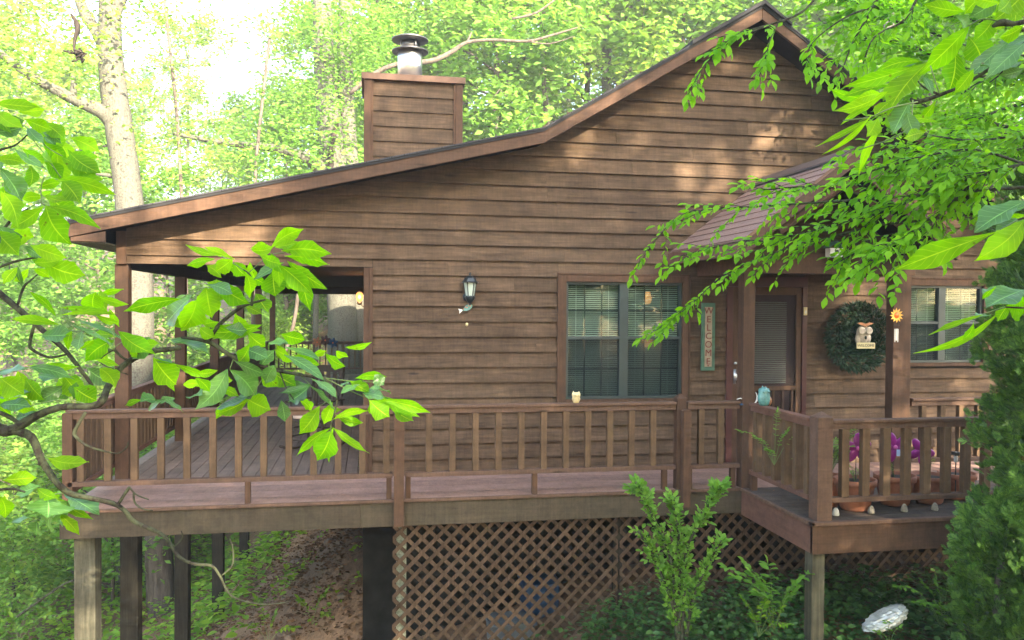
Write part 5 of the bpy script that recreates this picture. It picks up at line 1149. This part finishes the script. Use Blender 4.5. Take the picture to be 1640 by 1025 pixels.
R1d = LS('1598 -5 1552 28 26 d;1455 165 1430 215 34 d;1452 180 1468 222 24 d;1620 62 1545 132 24 d;1642 68 1575 112 18 g;1638 60 1598 68 14 g;1470 100 1412 108 6 d;1478 122 1490 150 10 d;1640 98 1570 105 16 g;1640 110 1600 120 16 d;1530 25 1560 60 18 g', 2.6)
R2 = LS('1597 371 1431 434 36 t;1640 352 1566 402 34 t;1600 368 1572 410 20 t;1577 503 1487 536 10 t;1600 500 1483 563 12 t;1645 490 1612 492 34 t;1614 490 1597 515 18 t;1595 460 1573 480 8 t;1650 345 1600 360 18 t;1560 515 1540 545 12 t', 2.4)
R2d = LS('1642 322 1558 366 26 g;1642 348 1592 372 20 g;1645 462 1580 492 30 g;1560 510 1590 500 14 g;1645 330 1580 340 14 g', 2.4)
branch_thing('hickory_branch', 'branch with very large bright green leaves hanging at the top right corner', 2.6,
    [([(1670, 55), (1640, 72), (1600, 100), (1545, 135), (1505, 152), (1470, 163), (1458, 158)], [10, 8, 6, 5, 6, 8, 5], 2.65), ([(1660, 30), (1625, 38), (1605, 36), (1590, 42)], [9, 8, 12, 5], 2.6), ([(1600, 100), (1605, 115), (1585, 132)], [3, 3, 2], 2.65), ([(1505, 152), (1480, 140), (1470, 130)], [4, 3, 2], 2.6)],
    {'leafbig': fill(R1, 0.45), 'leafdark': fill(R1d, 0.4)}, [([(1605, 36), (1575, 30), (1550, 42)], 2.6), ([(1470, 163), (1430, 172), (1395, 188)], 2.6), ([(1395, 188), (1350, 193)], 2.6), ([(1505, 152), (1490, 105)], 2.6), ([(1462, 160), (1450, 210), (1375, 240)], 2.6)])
branch_thing('hickory_branch', 'twig with two long ragged green leaves reaching in at the right edge', 2.4,
    [([(1680, 330), (1650, 345), (1630, 352)], [6, 4, 3], 2.4), ([(1690, 480), (1655, 492), (1610, 492)], [5, 4, 3], 2.4)], {'leafbig': R2, 'leafdark': R2d}, [([(1630, 352), (1597, 371)], 2.4), ([(1610, 492), (1575, 503)], 2.4)], split=True)
# ---------------------------------------------------------------- elm sprays
def spray_thing(name, label, stems, twigs_per, tlen, leafL, mat='leafspray', droop=0.35, dens=1.0, up=0.0, cat='branch', widthf=0.52, spreadn=0.7, start=0.15):
    o0 = np.array(stems[0][0][0]); root = tag(empty(name, tuple(o0)), label, cat); mb = MB(); Lp, La, Ln, LL = [], [], [], []
    for pts, rad in stems:
        a, b = refine(pts, rad, 5); mb.tube([q-o0 for q in a], b, 6); tot = len(a)
        nt_ = int(twigs_per*len(pts)/4)
        tw = []
        for k in range(nt_):
            i = int(rng.uniform(start, 0.97)*(tot-1)); d = a[min(i+1, tot-1)]-a[i]; d /= np.linalg.norm(d)+1e-9
            sd = rdir(1)[0]; sd -= d*(sd@d); sd /= np.linalg.norm(sd); sd[2] = sd[2]*0.5+up; L = tlen*rng.uniform(0.4, 1.1)
            tp = limb_pts(a[i], d*0.9+sd*0.8, L, 6, 0.12, -droop*0.25+up*0.1); mb.tube([q-o0 for q in tp], [0.0028*(1-0.12*s) for s in range(7)], 4); tw.append(tp)
        tw.append(a[int(tot*0.45):])
        for tp in tw:
            tp = np.array(tp); seg = np.linalg.norm(np.diff(tp, axis=0), axis=1); T = np.concatenate([[0], np.cumsum(seg)]); s = leafL*0.4; side = 1
            while s < T[-1]:
                i = min(np.searchsorted(T, s)-1, len(seg)-1); u = (s-T[i])/seg[i]; p = tp[i]+(tp[i+1]-tp[i])*u; d = (tp[i+1]-tp[i])/seg[i]
                upv = np.array([0, 0, 1.0])+rng.normal(0, spreadn*0.6, 3)+0.35*np.array([0, -1, 0]); b_ = np.cross(upv, d); b_ /= np.linalg.norm(b_)+1e-9
                if rng.uniform() < dens:
                    Lp.append(p-o0); La.append(d*0.65+b_*side*0.85+np.array([0, 0, -droop*rng.uniform(0.2, 1.3)])); Ln.append(upv+rng.normal(0, spreadn*0.4, 3)); LL.append(leafL*rng.uniform(0.6, 1.2)*(1-0.25*s/T[-1]))
                side = -side; s += leafL*0.42*rng.uniform(0.8, 1.3)
            Lp.append(tp[-1]-o0); La.append(tp[-1]-tp[-2]); Ln.append(np.array([0, -0.4, 1.0])); LL.append(leafL)
    mb.build('stem', M['twig'], root, True); LL = np.array(LL)
    leaves('leaves', M[mat], 'elm', np.array(Lp), np.array(La), np.array(Ln), LL, LL*widthf, root); return root
def ST(lst, wp, d): return (PP(lst, d), [w_*0.5*(d if not isinstance(d, list) else d[0])/1300 for w_ in wp])
spray_thing('elm_branch', 'long leafy branch crossing in front of the entry roof, topmost of three', [ST([(1700, 292), (1640, 300), (1560, 305), (1480, 312), (1400, 318), (1300, 325), (1220, 330), (1150, 335), (1090, 345), (1050, 385), (1015, 435)], [7, 6, 6, 5, 5, 4, 4, 3, 3, 2, 2], [4.4, 4.5, 4.6, 4.7, 4.9, 5.1, 5.2, 5.3, 5.4, 5.5, 5.6]), ST([(1400, 318), (1330, 300), (1270, 300), (1220, 305)], [4, 3, 3, 2], 5.0), ST([(1560, 305), (1520, 260), (1440, 235), (1390, 225)], [5, 4, 3, 2], 4.7)], 11, 0.33, 0.075)
spray_thing('elm_branch', 'long leafy branch hanging over the door porch, lowest of three', [ST([(1700, 330), (1620, 335), (1540, 345), (1460, 355), (1400, 362), (1330, 380), (1270, 395), (1200, 420), (1150, 448), (1110, 485), (1075, 515), (1048, 534)], [6, 6, 5, 5, 4, 4, 3, 3, 3, 2, 2, 2], [4.4, 4.5, 4.7, 4.8, 4.9, 5.0, 5.1, 5.2, 5.3, 5.3, 5.4, 5.4]), ST([(1460, 355), (1420, 385), (1370, 405), (1335, 425)], [4, 3, 2, 2], 4.9), ST([(1270, 395), (1200, 385), (1130, 400), (1090, 410)], [3, 3, 2, 2], 5.2)], 8, 0.30, 0.072)
spray_thing('elm_branch', 'dense leafy branch filling the space right of the entry roof, middle of three', [ST([(1720, 250), (1640, 262), (1560, 285), (1500, 300), (1440, 330), (1380, 350), (1300, 370), (1240, 385)], [7, 6, 5, 5, 4, 4, 3, 2], [4.3, 4.4, 4.5, 4.6, 4.7, 4.8, 4.9, 5.0]), ST([(1640, 262), (1560, 240), (1480, 250), (1410, 270), (1350, 285)], [5, 4, 4, 3, 2], 4.6), ST([(1560, 285), (1520, 330), (1470, 370), (1400, 395)], [4, 4, 3, 2], 4.6), ST([(1720, 200), (1640, 215), (1560, 225), (1480, 215)], [5, 4, 4, 2], 5.0)], 24, 0.40, 0.078)
spray_thing('elm_branch', 'leafy drooping spray hanging over the gable peak', [ST([(1330, -40), (1290, 15), (1240, 38), (1190, 55), (1160, 70), (1125, 110), (1102, 152)], [5, 4, 3, 3, 2, 2, 1.5], 5.6), ST([(1250, 30), (1235, 60), (1225, 95), (1215, 125)], [3, 2, 2, 1.5], 5.6), ST([(1250, 34), (1200, 48), (1150, 60)], [3, 2, 2], 5.5)], 8, 0.16, 0.085, dens=0.85, droop=0.5)
spray_thing('elm_branch', 'leafy twigs hanging over the right roof slope beside the large leaves', [ST([(1420, -40), (1400, 10), (1370, 60), (1350, 110), (1338, 160)], [5, 4, 3, 2, 1.5], 5.6), ST([(1400, 10), (1350, 30), (1300, 70), (1292, 105)], [4, 3, 2, 1.5], 5.7), ST([(1480, -30), (1450, 30), (1400, 60), (1380, 110)], [5, 4, 3, 2], 5.6)], 9, 0.22, 0.08, droop=0.5)
# a near crown filling the upper right
spray_thing('elm_branch', 'mass of leafy twigs filling the sky right of the gable', [ST([(1700, 60), (1600, 40), (1500, 20), (1400, 10), (1320, -10)], [8, 7, 6, 5, 3], 9.5), ST([(1700, 140), (1600, 130), (1520, 100), (1450, 70), (1380, 60)], [8, 7, 6, 4, 3], 9.3), ST([(1700, 220), (1620, 205), (1560, 190), (1500, 180), (1460, 150)], [7, 6, 5, 4, 3], 9.2), ST([(1700, -30), (1560, -20), (1440, -40)], [7, 6, 4], 9.5), ST([(1700, 90), (1580, 85), (1460, 40), (1340, 20)], [7, 6, 4, 3], 9.8)], 52, 0.85, 0.13, droop=0.25)
spray_thing('elm_branch', 'leafy twigs filling the gap between the gable and the entry roof at right', [ST([(1720, 150), (1640, 165), (1580, 185), (1520, 215), (1470, 245)], [7, 6, 5, 4, 3], 6.6), ST([(1720, 230), (1650, 235), (1600, 250), (1540, 270)], [6, 5, 4, 3], 6.4), ST([(1720, 110), (1650, 100), (1590, 120), (1540, 150)], [6, 5, 4, 3], 6.8)], 38, 0.5, 0.09, droop=0.3)
# ---------------------------------------------------------------- cedar
def cedar(label, cpx, d, z0, z1, R, n):
    c = P(cpx, 500, d); root = tag(empty('cedar', (float(c[0]), float(c[1]), z0)), label, 'tree')
    H = z1-z0; MB().tube([(0, 0, -0.4), (0, 0, H*0.5), (0.05, 0, H*0.95)], [0.09, 0.06, 0.01], 8).build('trunk', M['bark'], root, True)
    nc = n//17; zz = rng.uniform(0.02, 1, nc); az = rng.uniform(0, 2*math.pi, nc)
    prof = np.where(zz < 0.72, 1.0, np.sqrt(np.clip(1-((zz-0.72)/0.28)**2, 0, 1)))
    lump = 1+0.15*np.sin(az*5+zz*17)+0.12*np.sin(az*3-zz*31+1)+rng.normal(0, 0.05, nc)
    rad = R*prof*lump*(1-0.42*rng.uniform(0, 1, nc)**1.6)
    out = np.stack([np.cos(az), np.sin(az), 0*az], 1)
    pc = out*rad[:, None]*0.86+np.array([0, 0, 1.0])*(zz*H)[:, None]
    ac = out*0.75+np.array([0, 0, 0.75])+rdir(nc)*0.3; ac /= np.linalg.norm(ac, axis=1, keepdims=True)
    pln = np.cross(ac, rdir(nc)); pln /= np.linalg.norm(pln, axis=1, keepdims=True)
    ci = np.repeat(np.arange(nc), 17); n = len(ci); u = rng.uniform(0, 1, n)
    fan = np.cross(ac, pln)[ci]*rng.normal(0, 0.55, n)[:, None]+pln[ci]*rng.normal(0, 0.22, n)[:, None]
    p = pc[ci]+ac[ci]*(u*0.17)[:, None]+fan*0.07
    a = ac[ci]+fan*0.9+rdir(n)*0.15; a /= np.linalg.norm(a, axis=1, keepdims=True); out = out[ci]
    nr = pln[ci]+rdir(n)*0.3; b = np.cross(nr, a); b /= np.linalg.norm(b, axis=1, keepdims=True); nr = np.cross(a, b)
    L = 0.088*rng.uniform(0.6, 1.25, n)
    PS, AL, NR, LN = [p], [a], [nr], [L]
    for k, t in enumerate((0.15, 0.32, 0.48, 0.64)):
        for s in (-1, 1):
            PS.append(p+a*(L*t)[:, None]); AL.append(a*0.75+b*s*0.66+rdir(n)*0.12); NR.append(nr); LN.append(L*(0.62-0.11*k))
    PS = np.concatenate(PS); AL = np.concatenate(AL); NR = np.concatenate(NR); LN = np.concatenate(LN)
    leaves('foliage', M['leafcedar'], 'lance', PS, AL, NR, LN, np.maximum(LN*0.2, 0.010), root); return root
cedar('tall dense green cedar at the right edge covering the end of the landing', 1738, 6.75, -1.3, 3.6, 0.66, 30000)
cedar('small ragged cedar low at the right edge under the tall cedar', 1610, 7.0, -1.25, 0.25, 0.32, 3400)
# ---------------------------------------------------------------- front shrub
sh = P(1085, 1060, 7.6)
ST2 = []
for tp_ in ([(1088, 1075), (1082, 980), (1075, 900), (1055, 850), (1030, 795), (1022, 785)], [(1090, 1075), (1095, 960), (1100, 880), (1125, 830), (1145, 790), (1150, 784)], [(1086, 1075), (1088, 980), (1088, 900), (1085, 840), (1075, 800)], [(1085, 1075), (1080, 980), (1050, 900), (1022, 850)], [(1092, 1075), (1105, 980), (1120, 930), (1155, 865)]):
    ST2.append(ST(tp_, [8, 6, 5, 4, 3, 2][:len(tp_)], 7.6))
spray_thing('leafy_shrub', 'tall light green leafy shrub growing before the lattice near the capped post', ST2, 95, 0.11, 0.062, 'leaffern', droop=0.12, up=0.35, cat='shrub', widthf=0.62, start=0.25)
# ---------------------------------------------------------------- small plants
def pinnate(base, tips, leafL, nl, mat, label, cat='plant', wf=0.42, name='leafy_plant', stem_r=0.003, kind='elm'):
    o0 = np.array(base, float); root = tag(empty(name, tuple(o0)), label, cat); mb = MB(); A, B_, C_, L_ = [], [], [], []
    for tip in tips:
        tip = np.array(tip); mid = (o0+tip)/2+np.array([0, 0, 0.22*np.linalg.norm(tip-o0)]); pts, rr_ = refine([o0, mid, tip], [stem_r, stem_r*0.8, stem_r*0.4], 7); mb.tube([q-o0 for q in pts], rr_, 5)
        m_ = len(pts); ids = np.linspace(m_*0.35, m_-1, nl)
        for q, i in enumerate(ids):
            i0 = int(min(i, m_-2)); p = pts[i0]+(pts[i0+1]-pts[i0])*(i-i0); d = pts[i0+1]-pts[i0]; d /= np.linalg.norm(d); sd = np.cross(d, [0, 0, 1.0]); sd /= np.linalg.norm(sd)+1e-9
            for s in (-1, 1): A.append(p-o0); B_.append(d*0.5+sd*s+rng.normal(0, 0.12, 3)+np.array([0, 0, -0.15])); C_.append(np.array([0, -0.35, 1.0])+rng.normal(0, 0.2, 3)); L_.append(leafL*(1-0.45*abs(q/nl-0.4)))
        A.append(tip-o0); B_.append(tip-mid); C_.append(np.array([0, -0.35, 1.0])); L_.append(leafL)
    mb.build('stem', M['petiole'], root, True); L_ = np.array(L_)
    leaves('leaves', M[mat], kind, np.array(A), np.array(B_), np.array(C_), L_, L_*wf, root); return root
pinnate(P(1240, 1010, 7.5), [P(1180, 925, 7.3), P(1205, 920, 7.4), P(1275, 935, 7.4), P(1215, 950, 7.3), P(1165, 910, 7.4), P(1225, 935, 7.3), P(1195, 905, 7.5), P(1230, 905, 7.4), P(1292, 920, 7.5), P(1270, 950, 7.4)], 0.115, 4, 'leaffern', 'broad-leaved green seedling left of the landing post before the lattice', wf=0.5)
pinnate(P(1215, 1020, 7.4), [P(1190, 960, 7.4), P(1250, 975, 7.4), P(1225, 965, 7.3), P(1205, 985, 7.3), P(1260, 1000, 7.3)], 0.07, 7, 'leafgc', 'fine-leaved dark green plant low beside the landing post', wf=0.4)
pinnate(P(1510, 1010, 7.6), [P(1440, 940, 7.5), P(1480, 935, 7.6), P(1505, 970, 7.5), P(1540, 945, 7.5), P(1470, 965, 7.4), P(1500, 930, 7.6), P(1525, 895, 7.6), P(1555, 915, 7.6)], 0.08, 5, 'leaffern', 'green seedling with feathery paired leaves right of the silver sack', wf=0.42)
pinnate(P(1425, 1030, 7.4), [P(1405, 1012, 7.4), P(1440, 1005, 7.4), P(1420, 995, 7.3)], 0.05, 3, 'leaffern', 'small bright green seedling in front of the silver sack', wf=0.55)
pinnate(P(1560, 1040, 7.2), [P(1540, 990, 7.2), P(1590, 985, 7.2), P(1620, 1000, 7.1), P(1570, 960, 7.2)], 0.07, 5, 'leafgc', 'leafy green plant at the lower right corner', wf=0.5)
for k, (bx, by, txs, lab) in enumerate(((30, 1030, [(0, 960), (60, 950), (95, 985), (20, 990)], 'fern-like plant on the slope at the lower left'), (430, 1030, [(390, 1000), (440, 985), (470, 1005), (410, 960)], 'green plant growing on the bank under the deck'), (500, 1000, [(480, 960), (520, 950), (535, 985)], 'small green plant on the dirt bank near the foundation'))):
    pinnate(P(bx, by, 10.2), [P(a, b, 10.2) for a, b in txs], 0.10, 6, 'leafgc', lab, wf=0.45)
# fern in its pot
fb = pots[0].location; fb = (fb.x, fb.y, fb.z+0.27)
tips = []
for k in range(17):
    a = k*2.4; r_ = 0.30+0.14*((k*7) % 5)/5; tips.append((fb[0]+r_*math.cos(a), fb[1]+r_*0.8*math.sin(a), fb[2]+0.50-0.75*r_+((k*3) % 4)*0.09))
pinnate(fb, tips, 0.055, 13, 'leaffern', 'bright green fern with upright fronds in the pot by the corner post', 'fern', 0.28, 'fern', 0.004)
for p_, lab in zip(pots[1:4], ('feathery seedlings in the leftmost wide pot', 'feathery seedlings in the middle wide pot', 'feathery seedlings in the third wide pot')):
    b0 = (p_.location.x, p_.location.y, p_.location.z+0.26); tips = [(b0[0]+random.uniform(-0.12, 0.12), b0[1]+random.uniform(-0.1, 0.1), b0[2]+random.uniform(0.08, 0.2)) for _ in range(7)]
    pinnate(b0, tips, 0.03, 6, 'leaffern', lab, 'plant', 0.3, 'potted_plant', 0.002)
pinnate(P(1240, 745, 8.0), [P(1185, 690, 8.0), P(1210, 700, 7.9), P(1245, 660, 8.0), P(1260, 690, 7.9), P(1230, 720, 7.9), P(1290, 690, 8.0)], 0.06, 9, 'leaffern', 'trailing fern fronds behind the left landing balusters', 'fern', 0.3, 'fern', 0.003)

# ---------------------------------------------------------------- air
mt, t_, b_, o_ = newmat('haze'); t_.nodes.remove(b_)
pv = t_.nodes.new('ShaderNodeVolumePrincipled'); pv.inputs['Color'].default_value = (0.97, 1.0, 0.93, 1); pv.inputs['Density'].default_value = 0.0019; pv.inputs['Anisotropy'].default_value = 0.2
t_.links.new(pv.outputs[0], o_.inputs['Volume'])
hz = MB().box((-310, -65, -40), (310, 405, 45)).build('haze', mt); hz['kind'] = 'stuff'; tag(hz, 'thin pale haze hanging in the woods', 'haze')

p = np.stack([rng.uniform(4.1, 8.5, 90), rng.uniform(-2.58, -1.3, 90), np.full(90, 0.008)], 1); L_ = rng.uniform(0.02, 0.055, 90)
tag(leaves('deck_litter', M['litter'], 'rhomb', p, rdir(90, -0.05, 0.05), rdir(90)*0.2+np.array([0, 0, 1.0]), L_, L_*0.5), 'scraps of dry leaf scattered on the landing floor', 'leaf litter', kind='stuff')
